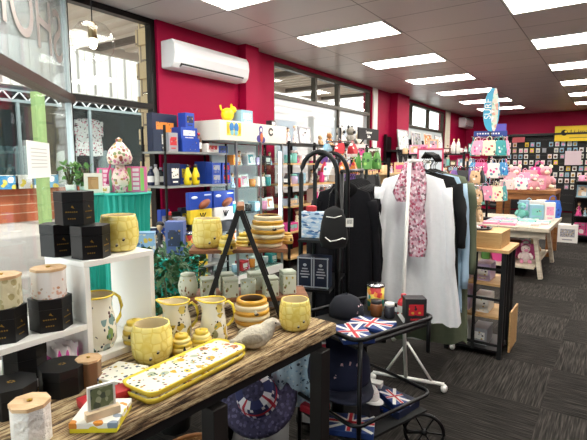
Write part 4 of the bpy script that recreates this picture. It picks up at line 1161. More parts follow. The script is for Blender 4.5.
# packs with a printed football
def g_pack(col, w_=.24, h_=.5):
    def f():
        r = root('football_pack'); b = MB(); b.box((0, 0, h_ * .8), (w_, .05, h_ * .4)); obj('header_card', b, cm('#2146a8', .4), r, bevel=.003)
        b = MB(); b.box((0, 0, h_ * .44), (w_ * .94, .06, h_ * .34)); obj('bag_front', b, cm(col, .5), r, bevel=.01)
        b = MB(); b.box((0, 0, h_ * .13), (w_ * .9, .07, h_ * .26)); obj('bag_base', b, cm('#18181c', .5), r, bevel=.01)
        b = MB(); b.ball((w_ * .12, -.035, h_ * .72), (w_ * .27, .03, h_ * .09), 0, 14, rot=Matrix.Rotation(R(-25), 3, 'Y')); obj('football', b, cm('#8a4a2a', .5), r)
        b = MB(); b.ball((-w_ * .28, -.026, h_ * .88), (w_ * .14, .004, h_ * .035), 0, 12); b.box((w_ * .3, -.026, h_ * .93), (w_ * .3, .003, h_ * .03)); obj('printed_badge', b, cm('#dfe6f2'), r)
        b = MB()
        for s in (-1, 0, 1): b.bar((w_ * .05 + s * w_ * .12, -.032, h_ * .52), (w_ * .02 + s * w_ * .02, -.032, h_ * .38), .018, .004)
        obj('emblem', b, cm('#18181c'), r)
        return r
    return ('pack' + col, f, 'football pack', 'pack', w_)
stand(g_pack('#e6c62c', .31, .43), 'yellow and black football pack with brown ball on the rack third shelf', 198, z3, XC - .01)
stand(g_pack('#e8e6e0', .31, .43), 'white and black football pack with brown ball on the rack third shelf', 221.5, z3, XC - .01)
stand(g_mug(.045, .1, '#1b2440'), 'navy mug on the third rack shelf nearest the window', 150, z3, XC - .28)
stand(g_carton(.10, .10, .2, '#9a9aa0', '#c22a34'), 'grey and red stacked novelty box on the third rack shelf', 176, z3, XC - .05)
stand(g_bottle(.035, .26, '#5a3a2a', '#c22a34'), 'dark brown flask with red cap on the third rack shelf', 168, z3, XC - .05)
for zz, nm in ((z4, 'fourth'), (.12, 'bottom')):
    row([g_carton(.15, .15, .16, '#1b2440'), g_mug(.045, .1, '#2a2a2c'), g_carton(.13, .15, .14, '#e6c62c', '#1b2440'), g_jar(.05, .15, '#9a9aa0')], (XC - .12, ya + .05), (XC - .12, yb - .03), zz, WF, 'on the football rack %s shelf' % nm, None, sc=1.3)

# ================================================================== LIT GLASS CABINET
XG = -3.72; ga, gb_ = pxx(231, 150, XG).y, pxx(283, 150, XG).y
ga = max(ga, yb + .03)
cb = empty('glass_cabinet', 'tall glass display cabinet with white header beside the football rack', 'cabinet', (XG, (ga + gb_) / 2, 0))
GL = gb_ - ga; GD = .45; zt = pxx(281, 144, XG).z; zh = pxx(281, 127, XG).z
h0 = pxx(216, 140, XG).y - (ga + gb_) / 2
ALU = mat('aluminium', '#b5b8ba', .3, .9)
for x in (-.012, -GD + .012):
    for y in (-GL / 2 + .012, GL / 2 - .012, 0): b = MB(); b.box((x, y, .1 + (zt - .1) / 2), (.024, .024, zt - .1)); obj('post', b, ALU, cb)
b = MB(); b.box((-GD / 2, 0, .05), (GD, GL, .1)); obj('plinth', b, WHITE, cb)
b = MB(); b.box((-GD / 2 + .03, (h0 + GL / 2) / 2, (zt + zh) / 2), (GD + .06, GL / 2 - h0, zh - zt)); hd = obj('header', b, mat('header_cream', '#dcd8cc', .5), cb, bevel=.004)
czs = [pxx(255, v, XG).z for v in (165, 187, 212, 240)]
for z in czs + [.115]: b = MB(); b.box((-GD / 2, 0, z - .005), (GD - .03, GL - .03, .008)); obj('shelf', b, SHELFG, cb)
b = MB(); b.box((.003, 0, (.1 + zt) / 2), (.004, GL - .05, zt - .12)); obj('glass_door', b, GLASS, cb)
b = MB(); b.box((-GD + .004, 0, (.1 + zt) / 2), (.006, GL - .04, zt - .12)); obj('back_panel', b, mat('pale_back', '#e6ecee', .5), cb)
for y in (-.02, .02): b = MB(); b.box((.012, y, 1.1), (.012, .01, .12)); obj('handle', b, CHROME, cb)
for y in (-GL / 2 + .04, GL / 2 - .04, 0.03): b = MB(); b.box((-.03, y, zt - .65), (.012, .012, 1.1)); obj('light_strip', b, mat('cabinet_led', '#e8f2ff', .5, emit=14), cb)
# stickers on the header
def stick(name, shape_, m, u, v): 
    p_ = pxx(u, v, XG + .0615); o = obj(name, shape_, m, hd); o.location = (p_.x - cb.location.x, p_.y - cb.location.y, p_.z); return o
b = MB(); b.box((0, 0, 0), (.003, .25, .14)); stick('butterfly_picture', b, pattern('butterfly', '#e6d44a', ['#2b6fb0', '#59a8d0', '#e6d44a', '#2a6a4a', '#20202a'], 14, .6, .9, .4), cm, 234) if False else None
b = MB(); b.box((0, 0, 0), (.003, .24, .15), 0)
for s in (-1, 1): b.ball((.002, s * .04, .02), (.003, .04, .055), 1, 12); b.ball((.002, s * .035, -.04), (.003, .03, .035), 2, 12)
for s in (-1, 1): b.ball((.002, s * .1, .0), (.003, .022, .06), 3, 12)
stick('butterfly_picture', b, [cm('#e9d54f'), cm('#2f78b8'), cm('#7fc0d8'), cm('#e8b020')], 234, 129)
b = MB(); b.ball((0, 0, .055), (.003, .04, .045), 0, 14); b.ball((0, 0, .0), (.003, .035, .05), 0, 14); b.ball((0, -.04, -.06), (.003, .045, .045), 0, 14); b.ball((0, .04, -.07), (.003, .045, .04), 0, 14); b.ball((.002, .01, -.04), (.003, .03, .06), 1, 12); b.ball((.002, 0, .05), (.003, .02, .025), 2, 12)
stick('doll_sticker', b, [cm('#4b4188'), cm('#c9683a'), cm('#e0d8d8')], 261, 134)
b = MB()
for k in range(11): a = R(40 + k * 28); b.ball((0, .04 * math.cos(a), .04 * math.sin(a)), (.003, .014, .014), 0, 8)
stick('round_black_sticker', b, cm('#1c1c20'), 271, 132)
def cabz(g, lab, u, z, x=XG - .12): return stand(g, lab, u, z, x)
# things inside the cabinet
cols = ['#e08a3a', '#9a9aa0', '#c9b5d8', '#8fb7c9', '#e79ab8', '#e8e6e0', '#3a9a9a', '#2a2a2c', '#c22a34']
def cabrow(k, z, zname):
    rr = random.Random(k)
    def pick(i):
        c = cols[(i * 5 + k * 3) % 9]; t = (i + k) % 5
        return [g_carton(.10, .1, .1, c, '#e8e6e0'), g_doll(.15, '#d9b58a', c, '#5a3a2a'), g_jar(.035, .12, c), g_frame(.13, .13, '#e8e6e0', c), g_mug(.035, .08, c)][t]
    row(pick, (XG - .14, ga + .04), (XG - .14, gb_ - .03), z, WF, 'on the glass cabinet %s shelf' % zname, None, sc=1.2)
for k, (z, nm) in enumerate(zip(czs + [.12], ('top', 'second', 'third', 'fourth', 'bottom'))): cabrow(k, z, nm)
# on top of the cabinet
g = ('piggy', lambda: (lambda r: (obj('body', MB().ball((0, 0, .09), (.085, .07, .08), 0, 16), cm('#f0d21a', .3), r), obj('head', MB().ball((.085, -.01, .15), (.045, .045, .045), 0, 12), cm('#f0d21a', .3), r), obj('ear', MB().ball((.07, 0, .2), (.012, .02, .025), 0, 8), cm('#f0d21a', .3), r), obj('tail', MB().tube([(-.08, 0, .12), (-.11, 0, .15), (-.12, 0, .19)], .012, 6), cm('#f0d21a', .3), r), obj('foot', MB().lathe([(.05, 0), (.04, .03)], 12), cm('#f0d21a', .3), r), r)[-1])(root('money_box')), 'x', 'money box', .2)
stand(g, 'bright yellow animal money box on top of the cabinet header', 228, zh, XG - .12)
stand(g_carton(.21, .15, .16, '#8fb7c9', '#f2e9c8'), 'pale blue and cream box on top of the cabinet header', 243, zh, XG - .12)
stand(g_carton(.09, .09, .08, '#2a2a2c', '#e8e6e0'), 'small black box at the far end of the cabinet header', 271, zh, XG - .1)

# ================================================================== GIFT SHELVING UNDER THE LONG WINDOW
XE = -3.72; ea, eb = pxx(289, 150, XE).y, pxx(372, 150, XE).y
gw = empty('wall_shelving', 'black and blond timber gift shelving below the big window', 'shelving', (XE, (ea + eb) / 2, 0))
Le = eb - ea; DE = .42
ez = [pxx(300, v, XE).z for v in (143, 163, 184, 205, 230)] + [.14]
nb = 4
for k in range(nb + 1):
    y = -Le / 2 + k * Le / nb
    for x in (0, -DE): b = MB(); b.box((x, y, (ez[0] + .02) / 2), (.03, .03, ez[0] + .02)); obj('post', b, BLACK, gw)
for i, z in enumerate(ez): b = MB(); b.box((-DE / 2, 0, z - .014), (DE + .03, Le + .03, .022)); obj('shelf', b, [BLACK if i == 0 else BLOND], gw)
pinks = ['#efd9d6', '#e79ab8', '#e8e6e0', '#f2e9c8', '#d9b58a', '#c9b5d8', '#8fb7c9', '#d6458a', '#9a9aa0', '#7fc4b8', '#5a3a2a', '#2a2a2c']
def giftpick(seed, hmax=.17):
    rr = random.Random(seed)
    def f(i):
        c = rr.choice(pinks); c2 = rr.choice(pinks); t = rr.randrange(7); h_ = hmax * rr.choice([.6, .8, .95])
        return [g_carton(.12, .1, h_, c, c2), g_jar(.045, h_ * .9, c, c2), g_frame(.15, h_, c, c2), g_mug(.042, .09, c), g_carton(.18, .12, h_ * .6, c, c2), g_doll(h_, '#d9b58a', c, '#5a3a2a'), g_bottle(.03, h_, c, c2)][t]
    return f
for i in range(1, 5):
    for k in range(nb):
        row(giftpick(i * 10 + k, (ez[i - 1] - ez[i]) * .70), (XE - .10, ea + k * Le / nb + .04), (XE - .10, ea + (k + 1) * Le / nb - .03), ez[i], WF,
            'on window shelving, %s bay, %s shelf down' % (ORD[k], ORD[i + 0]), None, sc=1.25)
# top shelf
zt0 = ez[0]
def top(g, lab, u, x=XE - .15, rz=WF): return stand(g, lab, u, zt0, x, rz)
top(g_doll(.22, '#d9b58a', '#efd9d6', '#5a3a2a'), 'pale pink lady figurine on the window shelving top, nearest the cabinet', 288)
top(g_doll(.26, '#e8e6e0', '#e8e6e0', '#d9b58a'), 'white angel figurine on the window shelving top', 295)
top(g_frame(.34, .26, '#9a9aa0', '#e8e6e0', ('#9a9aa0', '#c9c6c0')), 'large silver mirror frame on the window shelving top', 306)
top(g_plush(.16, '#d9b58a', '#d9b58a'), 'small tan soft toy lying by the silver frame', 320)
top(g_plush(.22, '#c08a5a', '#d9b58a'), 'ginger soft toy beside the black and white one', 329)
top(g_plush(.36, '#d8d2c8', '#161616'), 'black and white soft toy with black ears on the window shelving', 340)
top(g_plush(.38, '#8f8a80', '#161616'), 'grey soft toy with black ears on the window shelving', 350)
top(g_plush(.30, '#e8dcc8', '#f0e8d8'), 'cream soft toy on the window shelving behind the black sign', 358, XE - .2)
# black hanging sign
q0, q1 = pxx(358, 127, XE + .12), pxx(378, 141, XE + .12)
sg = empty('sale_sign', 'black sign board with white script above the gift shelving', 'sign', (XE + .12, (q0.y + q1.y) / 2, (q0.z + q1.z) / 2), PI / 2)
sw, sh_ = abs(q1.y - q0.y), abs(q0.z - q1.z)
b = MB(); b.box((0, 0, 0), (sw, .02, sh_)); obj('board', b, MATTE, sg)
text('Summer', sh_ * .36, WHITE, sg, (0, -.0115, sh_ * .16)); text('Sale', sh_ * .4, WHITE, sg, (0, -.0115, -sh_ * .2))
b = MB(); zz_ = sg.location.z - zt0; b.bar((0, .015, 0), (0, .2, -zz_), .02); obj('stem', b, BLACK, sg)

# colourful bag spinner stands between the shelving and the clothes rack
def spinner(name, label, loc, tiers, r_, hgt, items, place, group, per=7, base=.22):
    s = empty(name, label, 'display stand', loc)
    b = MB(); b.lathe([(base, 0), (base, .02), (.03, .035)], 24); obj('base', b, BLACK, s)
    b = MB(); b.lathe([(.016, .03), (.016, hgt)], 12); obj('pole', b, BLACK, s)
    n = 0
    for ti, tz in enumerate(tiers):
        b = MB()
        for k in range(per):
            a = 2 * PI * k / per + ti * .3; b.tube([(0, 0, tz), (r_ * math.cos(a), r_ * math.sin(a), tz), (r_ * 1.05 * math.cos(a), r_ * 1.05 * math.sin(a), tz + .015)], .004, 5)
        obj('hook_ring', b, CHROME, s)
        for k in range(per):
            a = 2 * PI * k / per + ti * .3; g = items[(n * 3 + k) % len(items)]; n += 1
            p_ = Vector((loc[0] + r_ * .93 * math.cos(a), loc[1] + r_ * .93 * math.sin(a), loc[2] + tz - g[5]))
            side = ['far right', 'far side', 'far left', 'left', 'near left', 'near right', 'right', 'rear'][int(round((math.atan2(math.sin(a), math.cos(a)) % (2 * PI)) / (2 * PI) * 8)) % 8]
            inst(g[0], g[1], '%s %s on the %s, %s tier, %s hook' % (colname(g[0]), g[2], place, ['top', 'second', 'third', 'fourth'][ti], ORD[k]), g[3], tuple(p_), a + PI / 2, group)
    return s
def hb_(g, drop): return g[:5] + (drop,)
def bagi(c, w_=.16, h_=.17, pat=None): return hb_(g_bag(w_, h_, .07, c, pat), h_ * 1.25)
q = pd(339, 200, 4.2)
spinner('bag_spinner', 'spinner stand of bright bags behind the black arched clothes rail', (q.x, q.y, 0), [1.66, 1.50, 1.25], .14, 1.78, [bagi('#c22a34', .09, .09, ('#e08a3a', '#e8e6e0', '#5a3a2a')), bagi('#8fb7c9', .10, .10, ('#3b8fc4', '#e8e6e0')), bagi('#7a5aa8', .12, .16, ('#5a3a9a', '#9a80c8')), bagi('#e08a3a', .09, .10, ('#c22a34', '#e8e6e0')), bagi('#e8e6e0', .10, .11, ('#d6458a', '#5a8a9a'))], 'bright bag spinner', None, 6)
q = pd(366, 200, 4.9)
spinner('bag_spinner', 'spinner stand of green and blue bags to the right of the arched rail', (q.x, q.y, 0), [1.62, 1.4, 1.15], .13, 1.66, [bagi('#5f9a4a', .09, .17, ('#2a5a2a', '#9ac46a')), bagi('#2146a8', .11, .12, ('#3b8fc4', '#e8e6e0')), bagi('#2a2a2c', .09, .2), bagi('#3a9a9a', .09, .14)], 'green and blue bag spinner', None, 6)

# ================================================================== BLACK ARCHED RAIL WITH HOODIES
def pdx(u, v, d): return pd(u, v, d)
ra, rb_ = pd(319, 200, 2.46), pd(331, 200, 2.74)
dirv = Vector((rb_.x - ra.x, rb_.y - ra.y, 0)); 
r = empty('arched_rail', 'black tubular clothes stand with two rounded arches beside the A-frame shelf', 'clothes stand', (ra.x, ra.y, 0), math.atan2(dirv.y, dirv.x) - PI / 2)
LA = dirv.length; HA = 1.52
for y in (0, LA):
    b = MB(); hw = .098
    pth = [(-hw * 1.08, y, .05), (-hw, y, HA - .12)] + [(-hw * math.cos(R(k * 18)), y, HA - .12 + .12 * math.sin(R(k * 18))) for k in range(1, 10)] + [(hw, y, HA - .12), (hw * 1.08, y, .05)]
    b.tube(pth, .0125, 10); obj('arch', b, BLACK, r)
for z in (.06, .80, 1.06):
    b = MB(); b.box((0, LA / 2 - .05, z), (.17, LA + .12, .014)); obj('shelf', b, BLACK, r)
b = MB(); b.tube([(0, 0, HA - .01), (0, LA, HA - .01)], .01, 8); obj('hang_rail', b, BLACK, r)
for x in (-.105, .105):
    for y in (0, LA): b = MB(); b.lathe([(.02, 0), (.022, .025), (.02, .05)], 12, c=(x, y, 0)); obj('foot', b, BLACK, r)
def on_rail(x, y, z): d = Vector((x, y, 0)); d.rotate(Euler((0, 0, r.rotation_euler.z))); return (ra.x + d.x, ra.y + d.y, z)
railz = r.rotation_euler.z
# the parcels on its shelves
def g_tinbox(w_, d_, h_):
    def f():
        q_ = root('gift_box'); b = MB(); b.box((0, 0, h_ / 2), (w_, d_, h_)); obj('box_body', b, cm('#17233a', .4), q_, bevel=.002)
        b = MB(); t = .006; y = -d_ / 2 - .001
        for c, s in (((0, y, t), (w_, .002, t)), ((0, y, h_ - t), (w_, .002, t)), ((-w_ / 2 + t, y, h_ / 2), (t, .002, h_)), ((w_ / 2 - t, y, h_ / 2), (t, .002, h_))): b.box(c, s)
        for k in range(4): b.box((0, y, h_ * (.62 - .09 * k)), (w_ * (.35, .5, .6, .42)[k], .002, .006))
        b.ball((0, y, h_ * .74), (w_ * .12, .002, h_ * .05), 0, 10)
        obj('silver_border', b, cm('#b9c0ca', .4), q_); return q_
    return f
for k, (x, lab) in enumerate(((-.052, 'left'), (.055, 'right'))):
    p_ = on_rail(x * .8 - .012, -.04, .8075); inst('navybox', g_tinbox(.085, .085, .165), 'navy gift box with silver border, the %s of two on the arched stand' % lab, 'gift box', p_, railz)
p_ = on_rail(-.012, -.03, 1.0675)
q_ = empty('snow_pack', 'pale blue and white scenic packet on the upper shelf of the arched stand', 'packet', p_, railz)
b = MB(); b.box((0, 0, .07), (.14, .05, .14)); obj('packet', b, pattern('snow_scene', '#b9d3ea', ['#f2f6fa', '#5f8fc4', '#dbe6f2', '#3f6aa0'], 30, .55, .8, .3, stretch=(1, 1, 3)), q_, bevel=.004)
b = MB(); b.box((-.02, -.0, .155), (.05, .04, .03)); obj('red_bow', b, cm('#c22a34', .5), q_, bevel=.006)
# hoodies
HOOD = mat('black_fleece', '#0a0a0c', .95, spec=.2, noise=.3, scale=50)
HOOD2 = mat('charcoal_fleece', '#16161a', .95, spec=.2, noise=.3, scale=50)
h0_, h1_ = pd(343, 200, 2.88), pd(361, 200, 3.7)
hd_ = Vector((h1_.x - h0_.x, h1_.y - h0_.y, 0)); hr = math.atan2(hd_.y, hd_.x) - PI / 2
rl = empty('clothes_rail', 'low black clothes rail holding the black hoodies behind the cart', 'clothes rail', (h0_.x, h0_.y, 0), hr)
LH = hd_.length
b = MB(); b.tube([(0, -.06, 1.41), (0, LH + .06, 1.41)], .0125, 8); obj('rail', b, BLACK, rl)
for y in (-.04, LH + .04):
    b = MB(); b.tube([(0, y, .03), (0, y, 1.41)], .0125, 8); obj('upright', b, BLACK, rl)
    b = MB(); b.tube([(-.22, y, .015), (.22, y, .015)], .015, 8); obj('foot', b, BLACK, rl)
for k in range(8):
    t = (k + .4) / 8; p_ = h0_.lerp(h1_, t)
    q_ = empty('hoodie', 'black hooded jumper hanging on the low black rail, %s from the front' % ORD[k], 'hoodie', (p_.x, p_.y, 1.335), hr + .25 + .05 * math.sin(k * 2.1))
    garment(.37, .80 if k % 3 else .84, .07, HOOD if k % 2 else HOOD2, seed=k, parent=q_, folds=4, amp=.009, flare=1.05, sl_len=.68, shoulder=.085)
    hanger(q_, .36, BLACK, hook=.075)
    b = MB(); b.ball((0, .0, -.045), (.09, .035, .06), 0, 14); obj('hood', b, HOOD, q_)
# little black sling bag with barcode tag
p_ = pd(334, 210, 2.28)
q_ = empty('sling_bag', 'small black sling bag with white print hanging on the arched stand', 'bag', (p_.x, p_.y, p_.z), YAW)
b = MB(); b.lathe([(.005, .02), (.045, 0), (.062, -.06), (.072, -.14), (.06, -.185), (.001, -.195)], 22, sy=.45); obj('bag_body', b, cm('#0c0c0e', .8), q_)
b = MB(); b.tube([(-.03, 0, 0), (-.02, 0, .08), (0, .0, .11), (.02, 0, .08), (.03, 0, 0)], .004, 6); obj('strap', b, BLACK, q_)
b = MB(); b.tube([(-.045, -.034, -.13), (-.02, -.036, -.15), (.01, -.037, -.145), (.04, -.033, -.135), (.055, -.026, -.14)], .003, 6); b.tube([(-.04, -.024, -.03), (0, -.03, -.035), (.035, -.025, -.025)], .0025, 6); obj('white_print', b, WHITE, q_)
b = MB(); b.box((.075, -.02, -.06), (.035, .002, .042), 0)
for k in range(6): b.box((.064 + k * .0045, -.0215, -.055), (.002, .001, .022), 1)
obj('price_tag', b, [WHITE, MATTE], q_)

# ================================================================== BLACK TROLLEY WITH CAPS
CR = R(-18); CC = Vector((-.955, 1.965, 0))
ct = empty('trolley', 'black two-tier trolley of caps and souvenirs past the end of the rustic table', 'trolley', tuple(CC), CR)
CW, CD, ZT, ZB = .43, .52, .70, .26
def frame_loop(z, rr_, bulge=0):
    a, b_ = CW / 2, CD / 2; c = .05; pts = []
    for (x, y, s) in ((a - c, b_ - c, 0), (-a + c, b_ - c, 90), (-a + c, -b_ + c, 180), (a - c, -b_ + c, 270)):
        for k in range(5): an = R(s + 22.5 * k); pts.append((x + c * math.cos(an), y + c * math.sin(an), z))
    return MB().tube(pts, rr_, 8, closed=True)
obj('top_rim', frame_loop(ZT + .03, .011), BLACK, ct); obj('lower_rim', frame_loop(ZB + .09, .009), BLACK, ct)
for z, nm in ((ZT, 'top_tray'), (ZB, 'lower_tray')): b = MB(); b.box((0, 0, z - .006), (CW - .03, CD - .03, .012)); obj(nm, b, MATTE, ct)
for sx_ in (-1, 1):
    for sy_ in (-1, 1):
        x, y = sx_ * (CW / 2 - .01), sy_ * (CD / 2 - .03)
        short = sx_ > 0 and sy_ > 0
        b = MB(); b.tube([(x, y, .56 if short else .07), (x, y, ZT + .03)], .01, 8); obj('post', b, BLACK, ct)
        if short: continue
        b = MB(); b.ball((x, y, .035), (.016, .034, .034), 0, 14); obj('caster', b, BLACK, ct)
# bent handle hoop at the lower right corner
wc = Vector((.155, CD / 2 + .03, .105)); wrot = Euler((0, 0, FACE - CR - .25)).to_matrix()
b = MB(); b.tube([tuple(wc + wrot @ Vector((.095 * math.cos(k * PI / 12), 0, .095 * math.sin(k * PI / 12)))) for k in range(24)], .0095, 8, closed=True); wh = obj('wheel', b, BLACK, ct)
b = MB()
for k in range(6): b.bar(wc, wc + wrot @ Vector((.09 * math.cos(k * PI / 3), 0, .09 * math.sin(k * PI / 3))), .007)
b.ball(wc, .018, 0, 10); obj('spokes', b, BLACK, wh)
b = MB(); b.tube([tuple(wc), (.12, CD / 2 - .06, .12), (.08, CD / 2 - .1, ZB)], .009, 6); obj('axle_arm', b, BLACK, ct)
def onc(x, y, z): d = Vector((x, y, 0)); d.rotate(Euler((0, 0, CR))); return (CC.x + d.x, CC.y + d.y, z + .0006)
def cap(col, brim, s=1, deep=.11, mesh_=None):
    def f():
        q = root('cap'); b = MB(); b.lathe([(.088 * s, 0), (.09 * s, .02 * s), (.085 * s, .06 * s), (.062 * s, .1 * s), (.03 * s, .118 * s), (.001, .122 * s)], 24, sy=1.12); obj('crown', b, cm(col, .85), q)
        b = MB(); vs = []; n = 13
        for zz in (0.004, -.002):
            for ring in (0, 1):
                for k in range(n):
                    a = PI + PI * k / (n - 1); rr_ = .088 * s; ext = .075 * s * math.sin(PI * k / (n - 1)) ** .6 * ring
                    vs.append((rr_ * math.cos(a) * (1 - .05 * ring), (rr_ * 1.12) * math.sin(a) - ext, zz - .012 * ring + .018 * ring * math.sin(PI * k / (n - 1))))
        fs = []
        for k in range(n - 1): fs += [(k, k + 1, n + k + 1, n + k), (2 * n + k, 3 * n + k, 3 * n + k + 1, 2 * n + k + 1), (n + k, n + k + 1, 3 * n + k + 1, 3 * n + k)]
        b.add(vs, fs, 0, True); obj('brim', b, cm(brim, .8), q)
        b = MB(); b.ball((0, 0, .123 * s), .008 * s, 0, 8); obj('button', b, cm(col, .8), q)
        b = MB()   # embroidered lettering-like mark
        for a, c in (((-.03, .045), (-.012, .075)), ((-.012, .075), (-.004, .045)), ((-.004, .045), (.012, .078)), ((.012, .05), (.032, .07)), ((-.035, .04), (.03, .042))):
            b.tube([(a[0] * s, -.096 * s + abs(a[0]) * .2 + .3 * max(0, a[1] - .04) * s, a[1] * s), (c[0] * s, -.096 * s + abs(c[0]) * .2 + .3 * max(0, c[1] - .04) * s, c[1] * s)], .003 * s, 5)
        obj('embroidery', b, cm('#e2c0c4' if col != '#ece8e4' else '#c98a94', .8), q)
        return q
    return f
def c_(key, f, lab, cat, x, y, z, rz, sc=None): return inst(key, f, lab, cat, onc(x, y, z), rz, None, sc)
c_('capn', cap('#10131f', '#1b2440'), 'black trucker cap with white and red brim on the trolley top tray', 'cap', -.12, .0, ZT, FACE + .9, .9)
g = g_jar(.04, .115, '#e08a3a', '#5a3a2a')
q = onc(-.10, .16, ZT)
def f_tin():
    t_ = root('tin'); b = MB(); b.lathe([(.042, 0), (.042, .12)], 20); obj('tin_body', b, pattern('tin_print', '#e9d25c', ['#3b78b8', '#c22a34', '#e8e6e0', '#2a9a8a', '#e08a3a'], 34, .6, .9, .3), t_)
    b = MB(); b.lathe([(.044, .12), (.044, .13), (.001, .13)], 18); obj('lid', b, CHROME, t_); return t_
c_('tin', f_tin, 'tall multicoloured printed tin on the trolley top tray below the navy gift boxes', 'tin', -.10, .19, ZT, 0, 1.05)
c_('jr', g_jar(.03, .08, '#7a4a2a', '#2a2a2c')[1], 'small brown jar beside the printed tin on the trolley', 'jar', -.03, .12, ZT, 0)
c_('jr2', g_jar(.026, .075, '#3a3a40', '#e8e6e0')[1], 'small dark jar with white lid on the trolley top tray', 'jar', .03, .15, ZT, 0)
c_('rd', g_bottle(.03, .11, '#c22a34', '#c22a34')[1], 'short red bottle beside the black box on the trolley', 'bottle', .05, .23, ZT, 0)
c_('bb', g_carton(.10, .07, .12, '#2a2a2c', '#c22a34')[1], 'black box with red print at the far end of the trolley top tray', 'box', .14, .20, ZT, FACE)
b = MB(); b.box((0, 0, 0), (.018, .002, .05), mtx=Matrix.Rotation(R(-35), 3, 'Y')); o = obj('price_tag', b, WHITE, loc=onc(.09, .10, ZT + .07), rz=FACE); tag(o, 'white price tag leaning on the black box on the trolley', 'price tag'); 
o.location = onc(.12, .135, ZT + .025)
def f_flag(wd=.2, dp=.14, ht=.02):
    def f():
        t_ = root('flag_packet'); b = MB(); b.box((0, 0, ht / 2), (wd, dp, ht)); obj('folded_flag', b, cm('#1f3a78', .5), t_, bevel=.004)
        b = MB(); z = ht + .0008
        b.box((0, 0, z), (wd, dp * .2, .0016), 0); b.box((0, 0, z), (wd * .13, dp, .0016), 0)
        b.bar((-wd * .48, -dp * .48, z), (wd * .48, dp * .48, z), .016, .0014, 0); b.bar((-wd * .48, dp * .48, z), (wd * .48, -dp * .48, z), .016, .0014, 0)
        b.box((0, 0, z + .0012), (wd, dp * .11, .001), 1); b.box((0, 0, z + .0012), (wd * .07, dp, .001), 1)
        obj('flag_cross', b, [cm('#e8e6e0', .5), cm('#c22a34', .5)], t_); return t_
    return f
c_('flag', f_flag(), 'blue flag packet with red and white cross on the trolley top tray', 'flag', .07, -.02, ZT, CR + .4)
c_('flag', f_flag(), 'blue flag packet leaning at the near corner of the trolley top', 'flag', .10, -.17, ZT, CR - .5)
# lower tray
def flat_red():
    q = root('packet'); b = MB(); b.box((0, 0, .02), (.12, .10, .04)); obj('packet_body', b, cm('#c2283a', .5), q, bevel=.01)
    b = MB(); b.box((0, 0, .0405), (.09, .03, .001)); obj('printed_strip', b, WHITE, q); return q
c_('capn2', cap('#131b38', '#10152c', 1.0), 'large navy baseball cap with pink embroidery hung at the trolley near side', 'cap', -.065, -.10, ZB + .17, FACE + .15, 1.7)
b = MB(); b.lathe([(.03, 0), (.025, .15), (.05, .16)], 16); tag(obj('cap_stand', b, MATTE, loc=onc(-.065, -.10, ZB)), 'short black stand under the large navy cap', 'stand')
c_('capw', cap('#ece8e4', '#ece8e4'), 'small white cap beside the large navy cap on the trolley', 'cap', .085, -.04, ZB + .105, FACE + .5, .5)
c_('nv', g_carton(.22, .18, .035, '#1b2440', '#2146a8')[1], 'flat navy folded parcel at the far end of the lower trolley tray', 'box', .06, .14, ZB, CR + .1)
c_('wst', lambda: (lambda q: (obj('box_body', MB().box((0, 0, .05), (.07, .07, .1)), cm('#2a2a30', .5), q), obj('lid', MB().box((0, 0, .102), (.072, .072, .004)), cm('#1b2440', .5), q), q)[-1])(root('small_box')), 'small dark box under the white cap on the trolley', 'box', .085, -.04, ZB, CR)
c_('capr', cap('#14161f', '#0f1118', 1.0), 'black cap with red embroidery on the lower trolley tray', 'cap', -.12, -.19, ZB, FACE + .3, 1.0) if False else None
c_('flag2', f_flag(.22, .15, .03), 'red and white crossed flag bundle on the lower trolley tray', 'flag', .09, -.17, ZB, CR + .7)
c_('flag3', f_flag(.14, .09, .03), 'small folded flag lying on the navy parcel on the lower tray', 'flag', .10, .12, ZB + .036, CR - .3)
c_('redp', flat_red, 'crumpled red packet on the lower trolley tray', 'packet', -.12, -.20, ZB, CR + .3)
c_('rw', g_carton(.13, .05, .06, '#e8e6e0', '#c22a34')[1], 'white and red striped packet on the lower trolley tray', 'packet', -.10, .16, ZB, CR + .5)
c_('bl', g_carton(.12, .09, .03, '#8fb7c9', '#e8e6e0')[1], 'pale blue booklet at the right edge of the lower tray', 'booklet', .14, -.01 - .05, ZB + .032, CR + .2) if False else None
# red and white striped box end by the table leg
q = pz(329, 372, .42)
r_ = empty('striped_parcel', 'upright red and white striped parcel beside the table leg', 'parcel', (-1.075, 1.76, 0), FACE)
b = MB(); b.box((0, 0, .32), (.05, .05, .64), 0)
for k in range(6): b.box((-.0, -.0262, .2 + k * .085), (.05, .0014, .03), 1)
obj('parcel_body', b, [cm('#e4dfdb', .6), cm('#b5263a', .6)], r_)
b = MB(); b.box((0, 0, .645), (.052, .052, .01)); obj('end_cap', b, WHITE, r_)

# things on the floor under the rustic table
r_ = empty('mosaic_towel', 'pale blue mosaic printed towel hanging below the end of the rustic table', 'towel', (-1.215, 1.765, .69), YAW)
r_.scale = (1.25, 1, 1.0)
b = MB(); n = 20; m_ = 10; vs = []
for s in (0, 1):
    for j in range(m_ + 1):
        for i in range(n + 1):
            x = -.085 + .17 * i / n + .012 * j / m_ * (1 if i > n / 2 else -1); vs.append((x, .012 * math.sin(i * 1.1) * (.3 + j / m_) + s * .006, -.40 * j / m_ + .01 * math.sin(i)))
q = (n + 1) * (m_ + 1)
for s in (0, 1):
    for j in range(m_):
        for i in range(n):
            a = s * q + j * (n + 1) + i; b.f.append([a, a + 1, a + n + 2, a + n + 1]); b.mi.append(0); b.sm.append(True)
b.v = vs; obj('towel_cloth', b, pattern('mosaic', '#b9cfdd', ['#e4ecf0', '#4c6078', '#8fb0cc', '#d9e2e6', '#3a4454'], 60, .42, .6, .8), r_)
b = MB(); b.tube([(-.1, 0, .005), (.1, 0, .005)], .006, 6); obj('hanging_bar', b, BLACK, r_)
